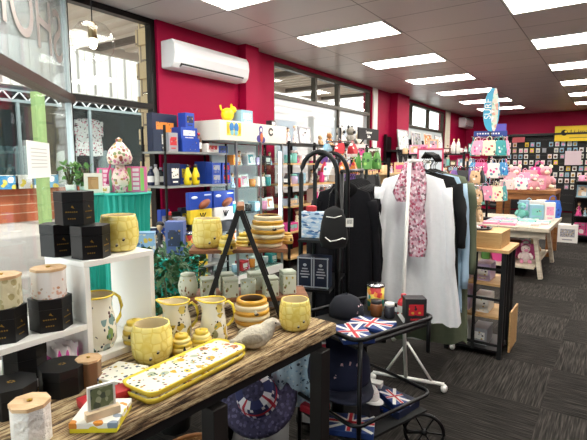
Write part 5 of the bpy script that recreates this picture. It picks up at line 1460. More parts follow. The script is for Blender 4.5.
b = MB(); b.tube([(-.1, 0, .005), (-.1, 0, -.685)], .006, 6); obj('upright', b, BLACK, r_)
b = MB(); b.tube([(.1, 0, .005), (.1, 0, -.685)], .006, 6); obj('upright', b, BLACK, r_)
# union jack sun hat
q = pz(258, 437, .05)
r_ = empty('sun_hat', 'purple woven sun hat with union flag band on the floor under the table', 'hat', (-1.36, 1.66, .16), FACE - .2)
hx = r_
mt = Matrix.Rotation(R(48), 3, 'X') @ Matrix.Rotation(R(25), 3, 'Z')
b = MB(); b.lathe([(.19, 0), (.17, .012), (.10, .018), (.095, .07), (.085, .105), (.05, .12), (.001, .125)], 28); b.v = [tuple(mt @ Vector(v) + Vector((0, 0, .17))) for v in b.v]
obj('woven_hat', b, pattern('woven_purple', '#3b3650', ['#4c4768', '#2a2740', '#5d5878'], 60, .5, .8, .9), r_)
b = MB()
for k in range(40):
    a0_, a1_ = 2 * PI * k / 40, 2 * PI * (k + 1) / 40
    for ri, (rr0, z0, rr1, z1_) in enumerate(((.103, .019, .100, .045), (.100, .045, .097, .062), (.097, .062, .094, .09), (.094, .09, .087, .107), (.087, .107, .052, .122))):
        vs = [mt @ Vector(v) + Vector((0, 0, .17)) for v in ((rr0 * math.cos(a0_), rr0 * math.sin(a0_), z0), (rr0 * math.cos(a1_), rr0 * math.sin(a1_), z0), (rr1 * math.cos(a1_), rr1 * math.sin(a1_), z1_), (rr1 * math.cos(a0_), rr1 * math.sin(a0_), z1_))]
        kk = k % 10
        m_ = 1 if (ri == 1 or kk == 4) else (0 if kk in (3, 5) or abs(kk - 4) == 3 - (ri % 3) else 2)
        b.add(vs, [(0, 1, 2, 3)], m_)
obj('flag_band', b, [cm('#e4dfe4', .7), cm('#b8243a', .7), cm('#2a2d5a', .8)], r_)
r_ = empty('storage_box', 'dark storage box carrying the purple sun hat under the table', 'box', (-1.36, 1.68, 0), FACE)
b = MB(); b.box((0, 0, .07), (.26, .2, .14)); obj('box_base', b, MATTE, r_, bevel=.004); b = MB(); b.box((0, 0, .15), (.27, .21, .016)); obj('lid', b, BLACK, r_)
r_ = empty('woven_basket', 'brown woven basket on the floor under the rustic table', 'basket', (-1.42, 1.30, 0))
b = MB(); open_pot(b, [(.12, 0), (.15, .12), (.16, .2), (.15, .2), (.14, .1), (.001, .02)], 24); obj('basket_wall', b, pattern('basket', '#8a5f34', ['#6a4524', '#a87c4a'], 60, .5, .9, .9, bump=.6), r_)
b = MB(); b.tube([(.157 * math.cos(a * .262), .157 * math.sin(a * .262), .2) for a in range(24)], .01, 6, closed=True); obj('rim', b, BROWN, r_)

# ================================================================== WHITE RAIL WITH SHIRTS
f0 = Vector((-1.055, 2.82, 0)); f1 = Vector((-1.215, 3.56, 0))
wd_ = f1 - f0; wr_ = math.atan2(wd_.y, wd_.x) - PI / 2
wrk = empty('garment_rail', 'white tubular garment rail holding shirts beside the trolley', 'garment rail', tuple(f0), wr_)
LW = wd_.length; HT = 1.475
b = MB(); b.tube([(.0, 0, .04), (-.03, -.03, .6), (-.01, -.05, HT)], .012, 10); obj('upright', b, WHITE, wrk)
b = MB(); b.tube([(.0, LW, .04), (.015, LW, HT)], .012, 10); obj('upright', b, WHITE, wrk)
b = MB(); b.tube([(-.01, -.065, HT), (.015, .1, HT), (.015, LW + .05, HT)], .012, 10); obj('rail', b, WHITE, wrk)
for y in (0, LW):
    b = MB(); b.tube([(-.22, y, .055), (.24, y, .055)], .012, 8); obj('base_bar', b, WHITE, wrk)
    b = MB(); b.tube([(-.14, y, .065), (.0, y, .30)], .008, 8); obj('brace', b, WHITE, wrk)
    b = MB(); b.tube([(.16, y, .065), (.0, y, .30)], .008, 8); obj('brace', b, WHITE, wrk)
    for x in (-.22, .24): b = MB(); b.ball((x, y, .028), (.022, .028, .027), 0, 12); obj('caster', b, WHITE, wrk)
def onw(x, y, z): d = Vector((x, y, 0)); d.rotate(Euler((0, 0, wr_))); return (f0.x + d.x, f0.y + d.y, z)
WTUN = mat('white_crinkle', '#eceef0', .85, noise=.05, scale=30, bump=.3)
GZ = HT - .055
FC = R(20)     # the front garments face the aisle end
def gar(label, cat, name, x, y, wid, ln, m, seed, dep=.09, fold=6, sl=.55, rz=0, amp=.012, flare=1.1, shoulder=.07):
    q_ = empty(name, label, cat, onw(x, y, GZ), FC + rz)
    garment(wid, ln, dep, m, seed=seed, parent=q_, folds=fold, amp=amp, flare=flare, sl_len=sl, shoulder=shoulder); hanger(q_, wid * .88, BLACK, hook=.06); return q_
gar('long white crinkled tunic at the front of the white garment rail', 'tunic', 'tunic', -.015, .145, .45, 1.0, WTUN, 3, .12, 8, .70, flare=1.5, amp=.03, shoulder=.10)
gar('black shirt just behind the white tunic', 'shirt', 'shirt', .045, .235, .45, .84, cm('#0c0c0f', .9), 4, .05, 5, .5)
gar('pale blue shirt between the black shirt and the green dress', 'shirt', 'shirt', .075, .30, .44, .95, cm('#a9c6dc', .8), 5, .05, 5, .75)
gar('long olive green linen dress on the white garment rail', 'dress', 'dress', .10, .38, .47, 1.20, mat('olive_linen', '#5f6650', .9, noise=.12, scale=30), 6, .09, 5, .52, flare=1.1)
gar('dark green shirt behind the olive dress', 'shirt', 'shirt', .08, .47, .44, 1.0, cm('#4a5540', .9), 8, .06, 5, .5)
gar('grey white shirt at the rear of the white garment rail', 'shirt', 'shirt', .05, .57, .42, .8, cm('#b9b9b4', .9), 9, .06, 5, .5)
# pink scarf over the front hanger
SCF = pattern('scarf_print', '#d9b3bf', ['#a8435e', '#e8d6dc', '#c46a80', '#8a6a72', '#efe4e6', '#b98a9a'], 60, .6, .85, .85)
p_ = onw(.005, .055, GZ)
q_ = empty('scarf', 'pink patterned scarf draped over the hanger of the white tunic', 'scarf', p_, FC)
def ribbon(path, wds, th=.012):
    b = MB(); vs = []; n = 9
    for (x, y, z), w_ in zip(path, wds):
        for s in (1, -1):
            for k in range(n): t = -1 + 2 * k / (n - 1); vs.append((x + w_ * t, y + s * th * (1 - t * t) ** .5 + .010 * math.sin(k * 1.9 + z * 20), z))
    m_ = len(path)
    for j in range(m_ - 1):
        for s in (0, 1):
            for k in range(n - 1):
                a = j * 2 * n + s * n + k; q__ = [a, a + 1, a + 2 * n + 1, a + 2 * n]; b.f.append(q__ if s else q__[::-1]); b.mi.append(0); b.sm.append(True)
        for k, e in ((0, n), (n - 1, 2 * n - 1)):
            a = j * 2 * n; b.f.append([a + k, a + e, a + 2 * n + e, a + 2 * n + k]); b.mi.append(0); b.sm.append(True)
    b.v = vs; return b
obj('scarf_fall', ribbon([(.005, -.02, .0), (-.01, -.035, -.06), (.0, -.05, -.15), (.02, -.05, -.25), (.03, -.05, -.36), (.035, -.05, -.46), (.03, -.05, -.55)], [.05, .055, .045, .05, .055, .06, .05]), SCF, q_)
obj('scarf_loop', ribbon([(-.03, .0, .05), (-.045, -.03, -.0), (-.065, -.05, -.07), (-.085, -.055, -.14), (-.075, -.05, -.20)], [.035, .035, .04, .045, .03]), SCF, q_)
obj('scarf_tassel', ribbon([(.02, -.0, .05), (.035, -.03, .0), (.05, -.05, -.08), (.045, -.06, -.18), (.03, -.055, -.28)], [.03, .03, .028, .03, .03]), SCF, q_)
q_ = empty('hanger_bundle', 'bunch of spare black hangers on top of the white rail', 'hanger', onw(.045, .09, HT + .016), FC)
for k in range(5): b = MB(); b.tube([(.0 + k * .012, k * .012, 0), (.02 + k * .012, k * .012, .035), (.06 + k * .01, k * .012, .02), (.09 + k * .008, k * .012, -.02)], .009, 6); obj('hanger_hook', b, BLACK, q_)

# ================================================================== BLACK SHELF UNIT WITH TIMBER CRATE
sa, sb = Vector((-1.055, 3.62, 0)), Vector((-.615, 3.60, 0)); SD = .40
bs = empty('shelf_unit', 'narrow black shelf unit with blond top beside the white garment rail', 'shelf unit', ((sa.x + sb.x) / 2, 3.61 + SD / 2, 0))
SW = .42
for x in (-SW / 2 + .015, SW / 2 - .015):
    for y in (-SD / 2 + .015, SD / 2 - .015): b = MB(); b.box((x, y, .405), (.03, .03, .81)); obj('post', b, MATTE, bs)
for x in (-SW / 2 + .015, SW / 2 - .015):
    for y in (-.07, .07): b = MB(); b.box((x, y, .43), (.02, .02, .72)); obj('side_slat', b, MATTE, bs)
for z in (.05, .31, .56): b = MB(); b.box((0, 0, z), (SW - .062, SD - .02, .016)); obj('shelf', b, [BLACK if z < .1 else BLOND], bs)
for z in (.10, .45, .68): b = MB(); b.box((0, -SD / 2 + .015, z), (SW - .062, .016, .018)); obj('front_rail', b, MATTE, bs)
b = MB(); b.box((0, -SD / 2 + .015, .42), (.022, .018, .76)); obj('centre_post', b, MATTE, bs)
b = MB(); b.box((0, 0, .822), (SW + .04, SD + .04, .024)); obj('top_board', b, BLOND, bs, bevel=.002)
cr_ = empty('timber_crate', 'blond timber crate standing on top of the narrow black shelf unit', 'crate', (bs.location.x - .01, bs.location.y - .02, .8345))
b = MB()
for c, s in (((0, -.165, .06), (.36, .014, .12)), ((0, .165, .06), (.36, .014, .12)), ((-.173, 0, .06), (.014, .316, .12)), ((.173, 0, .06), (.014, .316, .12))): b.box(c, s)
obj('crate_side', b, BLOND, cr_); b = MB(); b.box((0, 0, .113), (.33, .315, .012)); obj('crate_lid', b, BLOND, cr_)
bx, by = bs.location.x, bs.location.y
r_ = empty('trinket_tray', 'dark tray of red and black trinkets on the timber crate', 'tray', (bx - .04, by - .03, .954 + .0))
b = MB(); b.lathe([(.10, 0), (.115, .014), (.108, .014), (.09, .006), (.001, .005)], 24); obj('tray', b, cm('#1c1618', .4), r_)
for k in range(14):
    a = k * 2.4; rr_ = .012 + .0058 * k; b = MB(); b.ball((rr_ * math.cos(a), rr_ * math.sin(a), .018), (.014, .01, .01), 0, 8); tag(obj('trinket', b, cm(['#b5263a', '#1c1618', '#e8e6e0', '#c46a80'][k % 4], .4), loc=(bx - .04, by - .03, .954)), '%s glossy trinket in the dark tray on the crate, %s from the centre' % (['red', 'black', 'white', 'rose'][k % 4], ORD[k]), 'trinket', 'trinkets in the dark tray')
for z, nm, mats_ in ((.058, 'bottom', 0), (.318, 'middle', 1), (.568, 'upper', 2)):
    row([g_carton(.12, .2, .17, ['#e8e6e0', '#c9b5d8', '#efd9d6'][mats_], '#e8e6e0'), g_carton(.11, .2, .13, ['#9a9aa0', '#e8e6e0', '#c9b5d8'][mats_], '#e8e6e0')], (bx - .17, by - .02), (bx + .18, by - .02), z, 0, 'on the black shelf unit, %s shelf' % nm, None, gap=.03)
b = MB(); b.box((0, 0, .16), (.012, .3, .32)); tag(obj('timber_offcut', b, BLOND, loc=(bx + SW / 2 + .02, by + .14, 0)), 'blond timber panel leaning on the aisle side of the black shelf unit', 'panel')

# ================================================================== WASHED TRESTLE TABLE OF TOYS
TT = .67; tx0, tx1, ty0, ty1 = -1.80, -.64, 6.42, 8.0
tcx, tcy = (tx0 + tx1) / 2, (ty0 + ty1) / 2
t_ = empty('trestle_table', 'whitewashed timber trestle table of pastel toys beside the aisle', 'table', (tcx, tcy, 0))
b = MB()
for k in range(6): b.box((-.58 + .097 + k * .1935, 0, TT - .025), (.188, ty1 - ty0, .05))
obj('tabletop', b, WASHED, t_, bevel=.004)
b = MB(); b.box((0, ty0 - tcy + .10, TT - .10), (tx1 - tx0 - .1, .04, .09)); obj('apron', b, WASHED, t_); b = MB(); b.box((0, ty1 - tcy - .10, TT - .10), (tx1 - tx0 - .1, .04, .09)); obj('apron', b, WASHED, t_)
for sx_ in (-1, 1):
    for y in (ty0 - tcy + .16, ty1 - tcy - .16): b = MB(); b.bar((sx_ * .40, y, TT - .05), (sx_ * .50, y, .002), .09, .05); obj('leg', b, WASHED, t_, bevel=.003)
b = MB(); b.box((0, 0, .15), (.86, ty1 - ty0 - .1, .03)); obj('low_shelf', b, WASHED, t_)
# goods laid out on it: flat packets nearest, upright boxes behind
rr = random.Random(11)
def flat_pack(w_, d_, h_, c, c2):
    def f():
        r0 = root('toy_packet'); b = MB(); b.box((0, 0, h_ / 2), (w_, d_, h_)); obj('packet_body', b, cm(c, .4), r0, bevel=.004)
        b = MB(); b.box((0, 0, h_ + .0006), (w_ * .8, d_ * .8, .001)); obj('printed_top', b, pattern('pk' + c + c2, c2, ['#e8e6e0', c, '#e79ab8', '#7fc4b8'], 30, .5, .7, .4), r0)
        return r0
    return ('flat%s%s%.2f' % (c, c2, w_), f, 'flat toy packet', 'toy packet', w_)
pcs = ['#7fc4b8', '#e8e6e0', '#8fb7c9', '#efd9d6', '#e79ab8', '#c9b5d8']
for j in range(5):
    y = ty0 + .14 + j * .17
    goods_ = [flat_pack(rr.choice([.15, .19]), .13, .03, rr.choice(pcs), rr.choice(pcs)) for _ in range(8)]
    row(goods_, (tx0 + .36 + .0, y), (tx1 - .03, y), TT, rr.uniform(-.05, .05), 'on the trestle table, %s row' % ORD[j], None, gap=.02)
for j, y in enumerate((7.36, 7.62, 7.86)):
    def pick(i, j=j):
        c, c2 = rr.choice(pinks[:10]), rr.choice(pcs); return rr.choice([g_carton(.14, .1, .17, c, c2), g_bag(.15, .17, .07, c, (c2, '#e8e6e0', '#d6458a')), g_plush(.2, c, c2), g_doll(.2, '#d9b58a', c, '#5a3a2a'), g_carton(.1, .08, .2, c2, c)])
    row(pick, (tx0 + .62, y), (tx1 - (.2 if j > 0 else .02), y), TT, FC * .8, 'on the trestle table, %s upright row' % ORD[j], None, sc=1.3)
g = g_bag(.24, .26, .1, '#2a5fc0', ('#3f86d8', '#dfe8f4', '#1f3a8a'))
inst(g[0], g[1], 'large bright blue bag at the far aisle corner of the trestle table', 'bag', (tx1 - .12, 7.82, TT + .001), FC)
# below the table
for i, (g, x, y, lab) in enumerate(((g_bag(.32, .24, .16, '#d6458a'), -1.2, 6.7, 'hot pink bag lying on the low shelf of the trestle table'),
                                    (g_bag(.26, .20, .14, '#c2407e'), -.98, 7.05, 'second pink bag behind the hot pink one under the trestle table'),
                                    (g_plush(.26, '#efd9d6', '#e79ab8'), -.93, 6.70, 'pale pink soft toy on the low shelf of the trestle table'),
                                    (g_plush(.24, '#d9b58a', '#f2e9c8'), -.92, 7.45, 'tan soft toy on the low shelf of the trestle table'),
                                    (g_jar(.06, .16, '#5f9a4a', '#f2e9c8'), -1.42, 6.7, 'green jar on the low shelf of the trestle table'),
                                    (g_carton(.2, .2, .2, '#5a3a2a', '#d9b58a'), -1.2, 7.4, 'brown box at the back of the low trestle shelf'))):
    inst(g[0], g[1], lab, g[3], (x, y, .166), FC)
# spinners standing on and beside it
accs = [bagi('#e79ab8', .20, .20, ('#f0dfe4', '#d6458a', '#3a9a9a')), bagi('#e8e6e0', .19, .21, ('#d6458a', '#8fb7c9', '#5a3a2a')), bagi('#3a9a9a', .19, .21, ('#7fc4b8', '#e8e6e0', '#1f6a6a')), bagi('#e0629a', .20, .18, ('#f0b8cc', '#c02a6a')), bagi('#f2e9c8', .18, .21, ('#c22a34', '#e79ab8', '#5a3a2a')), bagi('#3b8fc4', .20, .18, ('#e8e6e0', '#2146a8'))]
spinner('accessory_spinner', 'accessory spinner of pink and teal bags with a surfboard sign on top', (-1.52, 7.08, TT + .001), [1.17, .86, .54], .24, 1.25, accs, 'surfboard sign spinner', None, 9, .16)
sp = _F  # (surfboard sign fixed to the pole top)
s_ = empty('surfboard_sign', 'tall blue surfboard shaped sign on the accessory spinner', 'sign', (-1.52, 7.08, TT + 1.252), FC)
pts = []
for k in range(24):
    a = 2 * PI * k / 24; pts.append((.105 * math.cos(a) * (1 - .12 * math.sin(a)), .30 + .30 * math.sin(a)))
b = MB(); n = 24; b.add([(x, -.012, z) for x, z in pts] + [(x, .012, z) for x, z in pts], [tuple(range(n)), tuple(range(n, 2 * n))[::-1]] + [(i, n + i, n + (i + 1) % n, (i + 1) % n) for i in range(n)]); obj('board', b, cm('#3fa6cc', .35), s_)
b = MB(); b.add([(x * .42 + .042, -.0135, z) for x, z in pts if x > -.2], [tuple(range(n))]); obj('pale_panel', b, pattern('surf_art', '#c9d6c4', ['#e9c9b8', '#7fb8a8', '#e8e6e0', '#d6a08c'], 20, .6, .8, .4), s_)
text('SURF', .125, WHITE, s_, (-.045, -.015, .31), (PI / 2, R(-90), 0))
b = MB(); b.box((0, .0, -.03), (.44, .02, .075)); obj('header_card', b, cm('#27408a', .4), s_)
b = MB(); b.box((.12, -.0, .05), (.17, .016, .11)); obj('header_card', b, cm('#5a52b0', .4), s_)
b = MB()
for k in range(9): b.box((-.17 + k * .035, -.0115, -.03), (.02, .002, .02))
obj('printed_marks', b, WHITE, s_)
multi = [bagi('#2a2a2c', .13, .16), bagi('#9a9aa0', .14, .16, ('#e8e6e0', '#5a3a2a')), bagi('#7a5aa8', .13, .15), bagi('#c22a34', .12, .15), bagi('#d9b58a', .13, .16, ('#5a3a2a', '#e8e6e0')), bagi('#5f9a4a', .13, .14)]
q = pd(466, 200, 6.1)
spinner('trinket_spinner', 'floor spinner of mixed purses behind the timber crate', (q.x, q.y, 0), [1.42, 1.18, .92], .2, 1.5, multi, 'mixed purse spinner', None, 8)

# ------------------------------------------------------------------ brown timber table behind
bt = empty('timber_table', 'orange brown timber table of pink bags behind the trestle table', 'table', (-1.2, 8.65, 0))
BT = 1.05
b = MB(); b.box((0, 0, BT - .03), (.86, .8, .06)); obj('tabletop', b, BROWN, bt, bevel=.004)
for x in (-.38, .38):
    for y in (-.34, .34): b = MB(); b.box((x, y, (BT - .06) / 2), (.09, .09, BT - .06)); obj('leg', b, BROWN, bt)
b = MB(); b.box((0, -.36, BT - .11), (.68, .03, .09)); obj('apron', b, BROWN, bt)
for j, y in enumerate((8.36, 8.62, 8.9)):
    def pick(i, j=j): 
        c = rr.choice(['#e79ab8', '#efd9d6', '#f2e9c8', '#e0a0a8', '#e8e6e0']); return rr.choice([g_bag(.16, .15 + .06 * j, .08, c, ('#f6e6e4', '#d6458a', '#e8c890')), g_plush(.2 + .06 * j, c, '#f2e9c8'), g_carton(.15, .1, .12 + .06 * j, c, '#efd9d6')])
    row(pick, (-1.6, y), (-.8, y), BT, FC, 'on the brown timber table, %s row' % ORD[j], None, sc=1.3)
g = g_bag(.26, .32, .12, '#d6458a', ('#e79ab8', '#f0c8da')); inst(g[0], g[1], 'big hot pink gathered bag standing highest on the brown timber table', 'bag', (-1.12, 9.0, BT + .001), FC, None, 1.15)

# ------------------------------------------------------------------ shelves (gondolas) farther down the room
def gondola(label, x, y, w_, d_, levels, rz, frame_m, shelf_m, seed, place, hmax=.2, back=None, sc=1.2, cat='shelving', picks=None):
    g_ = empty('display_shelving', label, cat, (x, y, 0), rz); top_ = max(levels)
    for sx_ in (-w_ / 2 + .015, w_ / 2 - .015):
        for sy_ in (-d_ / 2 + .015, d_ / 2 - .015): b = MB(); b.box((sx_, sy_, (top_ + .03) / 2), (.03, .03, top_ + .03)); obj('post', b, frame_m, g_)
    for z in levels: b = MB(); b.box((0, 0, z - .011), (w_ - .01, d_ - .01, .02)); obj('shelf', b, shelf_m, g_)
    if back: b = MB(); b.box((0, d_ / 2 - .008, top_ / 2), (w_ - .06, .012, top_)); obj('back_panel', b, back, g_)
    lv = sorted(levels)
    for i, z in enumerate(lv):
        h_ = (lv[i + 1] - z) * .8 / sc if i + 1 < len(lv) else hmax
        f0_, f1_ = Vector((-w_ / 2 + .04, -d_ * .18, 0)), Vector((w_ / 2 - .03, -d_ * .18, 0))
        for v in (f0_, f1_): v.rotate(Euler((0, 0, rz)))
        row((picks or giftpick)(seed * 7 + i, min(h_, .24)), (x + f0_.x, y + f0_.y), (x + f1_.x, y + f1_.y), z, rz, '%s, %s level' % (place, ORD[i]), None, sc=sc)
    return g_
BL2 = mat('blond_panel', '#d9b987', .5, noise=.08, scale=6)
q = pd(397, 200, 6.6); gondola('blond panelled display block of pink gifts behind the black hoodies', q.x, q.y, .9, .45, [.4, .8, 1.34], YAW - .35, BL2, BL2, 3, 'on the blond display block', .2, BL2)
q = pd(370, 200, 5.6); gondola('black shelving of pink boxes near the sale sign', q.x, q.y, .45, .36, [.4, .9, 1.22, 1.5], YAW - .2, BLACK, BLACK, 4, 'on black shelving near the sale sign', .2)
q = pd(452, 200, 7.6); gondola('low blond display unit behind the white rail', q.x, q.y, .85, .45, [.3, .7, 1.22], YAW - .5, BL2, BL2, 5, 'on the low blond unit', .22, BL2)
q = pd(430, 200, 9.0); gondola('black shelving with books and cards below the far window', q.x, q.y, 1.2, .4, [.5, .95, 1.3, 1.66], YAW - .3, BLACK, BLACK, 6, 'on black shelving by the far window', .25)
q = pd(470, 200, 11.5); gondola('dark shelving with white hats near the far corner', q.x, q.y, 1.3, .45, [.5, 1.0, 1.4, 1.75], YAW - .5, BLACK, BLACK, 8, 'on dark shelving near the far corner', .2)
q = pz(573, 228, 0.0); gondola('black toy shelving to the right of the brown table', .05, 10.3, 1.4, .45, [.14, .5, .85, 1.15], .0, BLACK, BLACK, 9, 'on the black toy shelving', .24, MATTE)
q = pd(562, 200, 11.5); gondola('dark shelving of packaged toys farther right', .9, 12.2, 1.6, .45, [.3, .75, 1.15, 1.5], .0, BLACK, BLACK, 12, 'on the farther dark shelving', .24, MATTE)
# white patterned box on the carpet
q = pz(566, 243, 0)
g = g_carton(.34, .3, .33, '#e8e6e0', '#9a9aa0'); inst(g[0], g[1], 'white patterned carton standing on the carpet past the trestle table', 'box', (q.x, q.y + .2, 0.0005), .05)
q = pz(573, 226, .33)

# framed art on black shelving in front of window 3
X3 = XW + .42
fa, fb = pxx(401, 150, X3).y, pxx(446, 150, X3).y
fs_ = empty('picture_shelving', 'black shelving of framed pictures below the third window', 'shelving', (X3, (fa + fb) / 2, 0))
L3 = fb - fa; zz3 = [pxx(420, v, X3).z for v in (151, 168)] + [.9, .5, .12]
for x in (0, -.36):
    for y in (-L3 / 2, 0, L3 / 2): b = MB(); b.box((x, y, (zz3[0] + (.34 if x < 0 else 0)) / 2), (.05, .06, zz3[0] + (.34 if x < 0 else 0))); obj('post', b, BLACK, fs_)
for z in zz3: b = MB(); b.box((-.18, 0, z - .02), (.38, L3 + .05, .04)); obj('shelf', b, BLACK, fs_)
b = MB(); b.box((-.395, 0, (zz3[0] + .3) / 2), (.02, L3, zz3[0] + .3)); obj('back_panel', b, MATTE, fs_)
cy_ = fa + .35
for k, (z, cols_) in enumerate(((zz3[0], ['#e8e6e0', '#9a9aa0', '#e08a3a', '#e8e6e0']), (zz3[1], ['#2a2a2c', '#e8e6e0', '#c22a34', '#9a9aa0']))):
    for i, c in enumerate(cols_):
        g = g_frame(.62, .46, '#e8e6e0' if c != '#e8e6e0' else '#9a9aa0', c, ('#5a3a2a', '#b9b0a0', '#3a5a3a'))
        inst(g[0] + 'x%d' % k, g[1], '%s framed picture on the black picture shelving, %s shelf, %s along' % (CN.get(c, 'pale'), ['top', 'second'][k], ORD[i]), 'picture', (X3 - .12, fa + .5 + i * .85, z + .001), WF)
# pink bordered sign board
q = pd(430, 164, 4.6)
s_ = empty('sign_board', 'pale sign board with pink border standing behind the white rail', 'sign', (q.x, q.y, 0), YAW - .2)
b = MB(); b.box((0, 0, 1.45), (.22, .012, .30)); obj('board', b, cm('#d5dde4', .4), s_)
b = MB()
for c, s in (((0, 0, 1.605), (.25, .018, .016)), ((0, 0, 1.295), (.25, .018, .016)), ((-.118, 0, 1.45), (.016, .018, .31)), ((.118, 0, 1.45), (.016, .018, .31))): b.box(c, s)
obj('border', b, cm('#d24a6a', .4), s_)
b = MB(); b.tube([(0, .015, .02), (0, .015, 1.3)], .01, 8); b.lathe([(.16, 0), (.16, .02), (.02, .03)], 20); obj('stand', b, BLACK, s_)

# ------------------------------------------------------------------ far wall
fw = empty('slatwall', 'black slatwall of carded jewellery along the far magenta wall', 'wall display', (.4, YF - .06, 0))
SWd = 7.6; b = MB(); b.box((0, 0, 1.2), (SWd, .05, 2.3)); obj('panel', b, MATTE, fw)
for k in range(9): b = MB(); b.box((0, -.032, .3 + k * .24), (SWd, .012, .012)); obj('slat', b, mat('slat_edge', '#2c2a2a', .4), fw)
b = MB(); b.box((0, -.08, 2.38), (SWd, .2, .06)); obj('canopy', b, BLACK, fw)
jc = ['#e8e6e0', '#d9d6c8', '#9a9aa0', '#e8e6e0', '#c9b58a', '#efd9d6', '#8fb7c9', '#e6c62c']
for r_i in range(8):
    cnt = 0
    for k in range(33):
        x = -2.9 + k * .165 + rr.uniform(-.02, .02)
        if x > 2.3 or rr.random() < .12: continue
        c = rr.choice(jc); g = g_blister(.11, .135, c, rr.choice(['#b08a3c', '#9a9aa0', '#e79ab8', '#5a3a2a']))
        nm = CN.get(c, 'cream')
        inst(g[0], g[1], '%s jewellery card on the far black wall, %s row, %s from left' % (nm, ORD[7 - r_i], ORD[cnt]), 'jewellery', (x, YF - .06 - .045, .72 + r_i * .185), 0, 'jewellery cards on the far wall'); cnt += 1
# yellow banner on the wall
q0, q1 = py(556, 127, YF - .03), py(587, 141, YF - .03)
yb_ = empty('banner', 'bright yellow banner with black print on the far magenta wall', 'banner', ((q0.x + q1.x) / 2 + .55, YF - .32, (q0.z + q1.z) / 2))
bw, bh_ = (q1.x - q0.x) + 1.1, q0.z - q1.z
b = MB(); b.box((0, .09, 0), (bw, .014, bh_)); obj('banner_sheet', b, cm('#f2cf18', .5), yb_)
text('Li-image Fit', bh_ * .42, MATTE, yb_, (-bw * .12 + .1, .08, .04)); 
b = MB(); b.ball((-bw / 2 + .25, .08, .03), (.09, .004, .09), 0, 12); b.ball((-bw / 2 + .29, .076, .06), (.035, .004, .035), 1, 10); obj('round_logo', b, [MATTE, cm('#f2cf18', .5)], yb_)
b = MB(); b.box((0, .08, -bh_ * .28), (bw * .6, .003, .02)); obj('underline', b, cm('#8a7a1a'), yb_)
# small red sign and pink board
q = py(519, 140, YF - .1)
o = obj('wall_sign', MB().box((0, 0, 0), (.36, .02, .16)), cm('#c4525a', .5), loc=(q.x, YF - .19, q.z)); tag(o, 'small red sign on the black canopy of the far wall', 'sign')
q = py(573, 158, YF - .2)
o = obj('notice_board', MB().box((0, 0, 0), (.42, .02, .42)), cm('#d9c3c9', .5), loc=(q.x, YF - .2, q.z)); tag(o, 'pale pink square notice among the jewellery on the far wall', 'notice')

# ================================================================== WINDOW DISPLAY ON TEAL PLEATED DRUMS
def drum(h_, r_):
    def f():
        d = root('pleated_drum'); b = MB(); b.lathe([(r_ * .92, 0), (r_ * .86, h_ * .5), (r_ * .95, h_ * .93), (r_, h_)], 120, ripple=.03, rn=30, smooth=False); obj('pleated_side', b, mat('teal_paper', '#17a08e', .6), d)
        b = MB(); b.lathe([(r_ * 1.05, h_), (r_ * 1.05, h_ + .012)], 40); obj('top_disc', b, mat('teal_paper2', '#1fae9b', .5), d); return d
    return f
D1 = pd(122, 200, 3.3); D2 = pd(80, 200, 2.6); D3 = pd(176, 250, 3.15)
def drz(v, d): return pd(0, v, d).z
h1 = pd(122, 192, 3.3).z; h2 = pd(80, 193, 2.6).z; h3 = pd(176, 257, 3.1).z
inst('dr1', drum(h1 - .013, .195), 'wide teal pleated drum holding the pink and green gift boxes by the window', 'pedestal', (D1.x, D1.y, 0))
inst('dr2', drum(h2 - .013, .125), 'narrow teal pleated drum behind the black hexagonal boxes', 'pedestal', (D2.x, D2.y, 0))
inst('dr3', drum(h3 - .013, .15), 'low teal pleated drum behind the dark leafy plant', 'pedestal', (D3.x, D3.y, 0))
pk = pattern('floral_pink_box', '#e9a0bb', ['#f6e4ea', '#7fc4a0', '#d6458a'], 40, .45, .7, .5)
def stripe_box(w_, d_, h_, c1, c2, c3):
    def f():
        r0 = root('gift_box'); b = MB(); b.box((0, 0, h_ / 2), (w_, d_, h_)); obj('box_body', b, cm(c1, .5), r0, bevel=.002)
        b = MB()
        for s in (-.28, .28): b.box((w_ * s, -d_ / 2 - .001, h_ / 2), (w_ * .16, .002, h_ * .9), 0)
        for k in range(5): b.box((0, -d_ / 2 - .001, h_ * (.15 + k * .18)), (w_ * .28, .002, h_ * .12), 1)
        obj('printed_front', b, [cm(c2, .5), cm(c3, .5)], r0); return r0
    return f
def ond(D, x, y): d = Vector((x, y, 0)); d.rotate(Euler((0, 0, YAW + .3))); return D.x + d.x, D.y + d.y
x, y = ond(D1, -.10, .03); inst('sb1', stripe_box(.11, .08, .17, '#e2709c', '#7fb89a', '#efd0dc'), 'pink and green striped gift box at the left on the wide teal drum', 'gift box', (x, y, h1), YAW + .3)
x, y = ond(D1, .10, .0); inst('sb2', stripe_box(.15, .08, .18, '#dd6f9e', '#8fce6a', '#eadfe2'), 'pink and green striped gift box at the right on the wide teal drum', 'gift box', (x, y, h1), YAW + .3)
x, y = ond(D1, -.13, -.09); inst('sb3', g_carton(.12, .06, .045, '#efd9d6', '#c9a23a')[1], 'low pale pink floral box at the front of the wide teal drum', 'gift box', (x, y, h1 + .0006), YAW + .3)
x, y = ond(D1, -.0, -.07)
v_ = empty('ginger_jar', 'ornate pink and gold lidded ginger jar on the wide teal drum', 'vase', (x, y, h1))
ORN = pattern('ornate_pink', '#e6cfc0', ['#c96a86', '#b0843c', '#8a4a3a', '#e7a9b8', '#7a8a5a'], 45, .55, .85, .3)
b = MB(); b.lathe([(.035, 0), (.03, .02), (.055, .06), (.06, .10), (.045, .15), (.03, .17), (.03, .19)], 24); obj('jar_body', b, ORN, v_)
b = MB(); b.lathe([(.036, .191), (.075, .20), (.085, .24), (.07, .29), (.035, .335), (.018, .35), (.024, .365), (.001, .38)], 24); obj('jar_lid', b, ORN, v_)
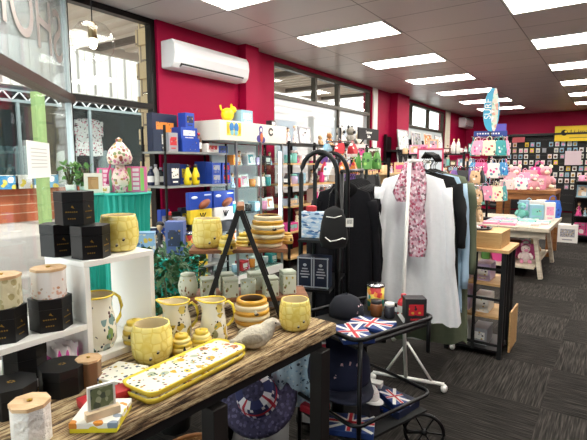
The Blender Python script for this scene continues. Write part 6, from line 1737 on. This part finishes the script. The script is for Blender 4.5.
b = MB(); b.tube([(-.02, -.05, .22), (-.045, -.07, .12), (-.04, -.075, .06)], .014, 8, flat=.4); obj('pink_ribbon', b, cm('#d6458a', .5), v_)
x, y = ond(D2, -.045, .0)
foliage('young green plant with leafy stems in a white pot on the narrow teal drum', (x, y, h2), .055, .17, 46, leafc='#5f8a44', leaf=.035, potc='#e0e6de', seed=5)
x, y = ond(D2, .02, .03)
foliage('second small leafy plant beside the cork frame on the narrow teal drum', (x, y, h2), .05, .16, 36, leafc='#52803c', leaf=.035, potc='#dfe6dc', seed=9)
x, y = ond(D2, .075, -.02); inst('cork', lambda: g_frame(.095, .11, '#e8e2d4', '#b58a5a', ('#a87c4a', '#c49a68'))[1](), 'small cork picture with white frame on the narrow teal drum', 'picture', (x, y, h2 + .0006), YAW + .3)
# goods on the low drum
def ond3(x, y): return ond(D3, x, y)
x, y = ond3(.0, -.05); inst('pb', g_carton(.12, .09, .24, '#5f6fa8', '#3a3f5c')[1], 'tall slate blue box on the low teal drum', 'box', (x, y, h3 + .0006), YAW)
x, y = ond3(.10, -.01); inst('tn', f_tin, 'small printed tin at the right on the low teal drum', 'tin', (x, y, h3 + .0006), YAW, None, 1.2)
x, y = ond3(-.10, .0); inst('pb2', g_doll(.24, '#d9b58a', '#2a2a2c', '#2a2a2c')[1], 'dark gowned figurine at the left on the low teal drum', 'figurine', (x, y, h3 + .0006), YAW)
q = pd(147, 255, 2.75); inst('bf', drum(q.z - .013, .08), 'slim teal pleated drum holding the blue floral box', 'pedestal', (q.x, q.y, 0))
inst('bfb', lambda: (lambda r0: (obj('box_body', MB().box((0, 0, .065), (.10, .08, .13)), pattern('blue_floral', '#8fb6d6', ['#e9e2c8', '#d6b84a', '#3f6a9a', '#5a4a3a'], 38, .5, .8, .4), r0), obj('lid', MB().box((0, 0, .134), (.104, .084, .008)), cm('#7fa6c8', .4), r0), r0)[-1])(root('gift_box')), 'blue floral gift box with yellow flowers beside the honeycomb pot', 'gift box', (q.x, q.y, q.z), YAW + .2)
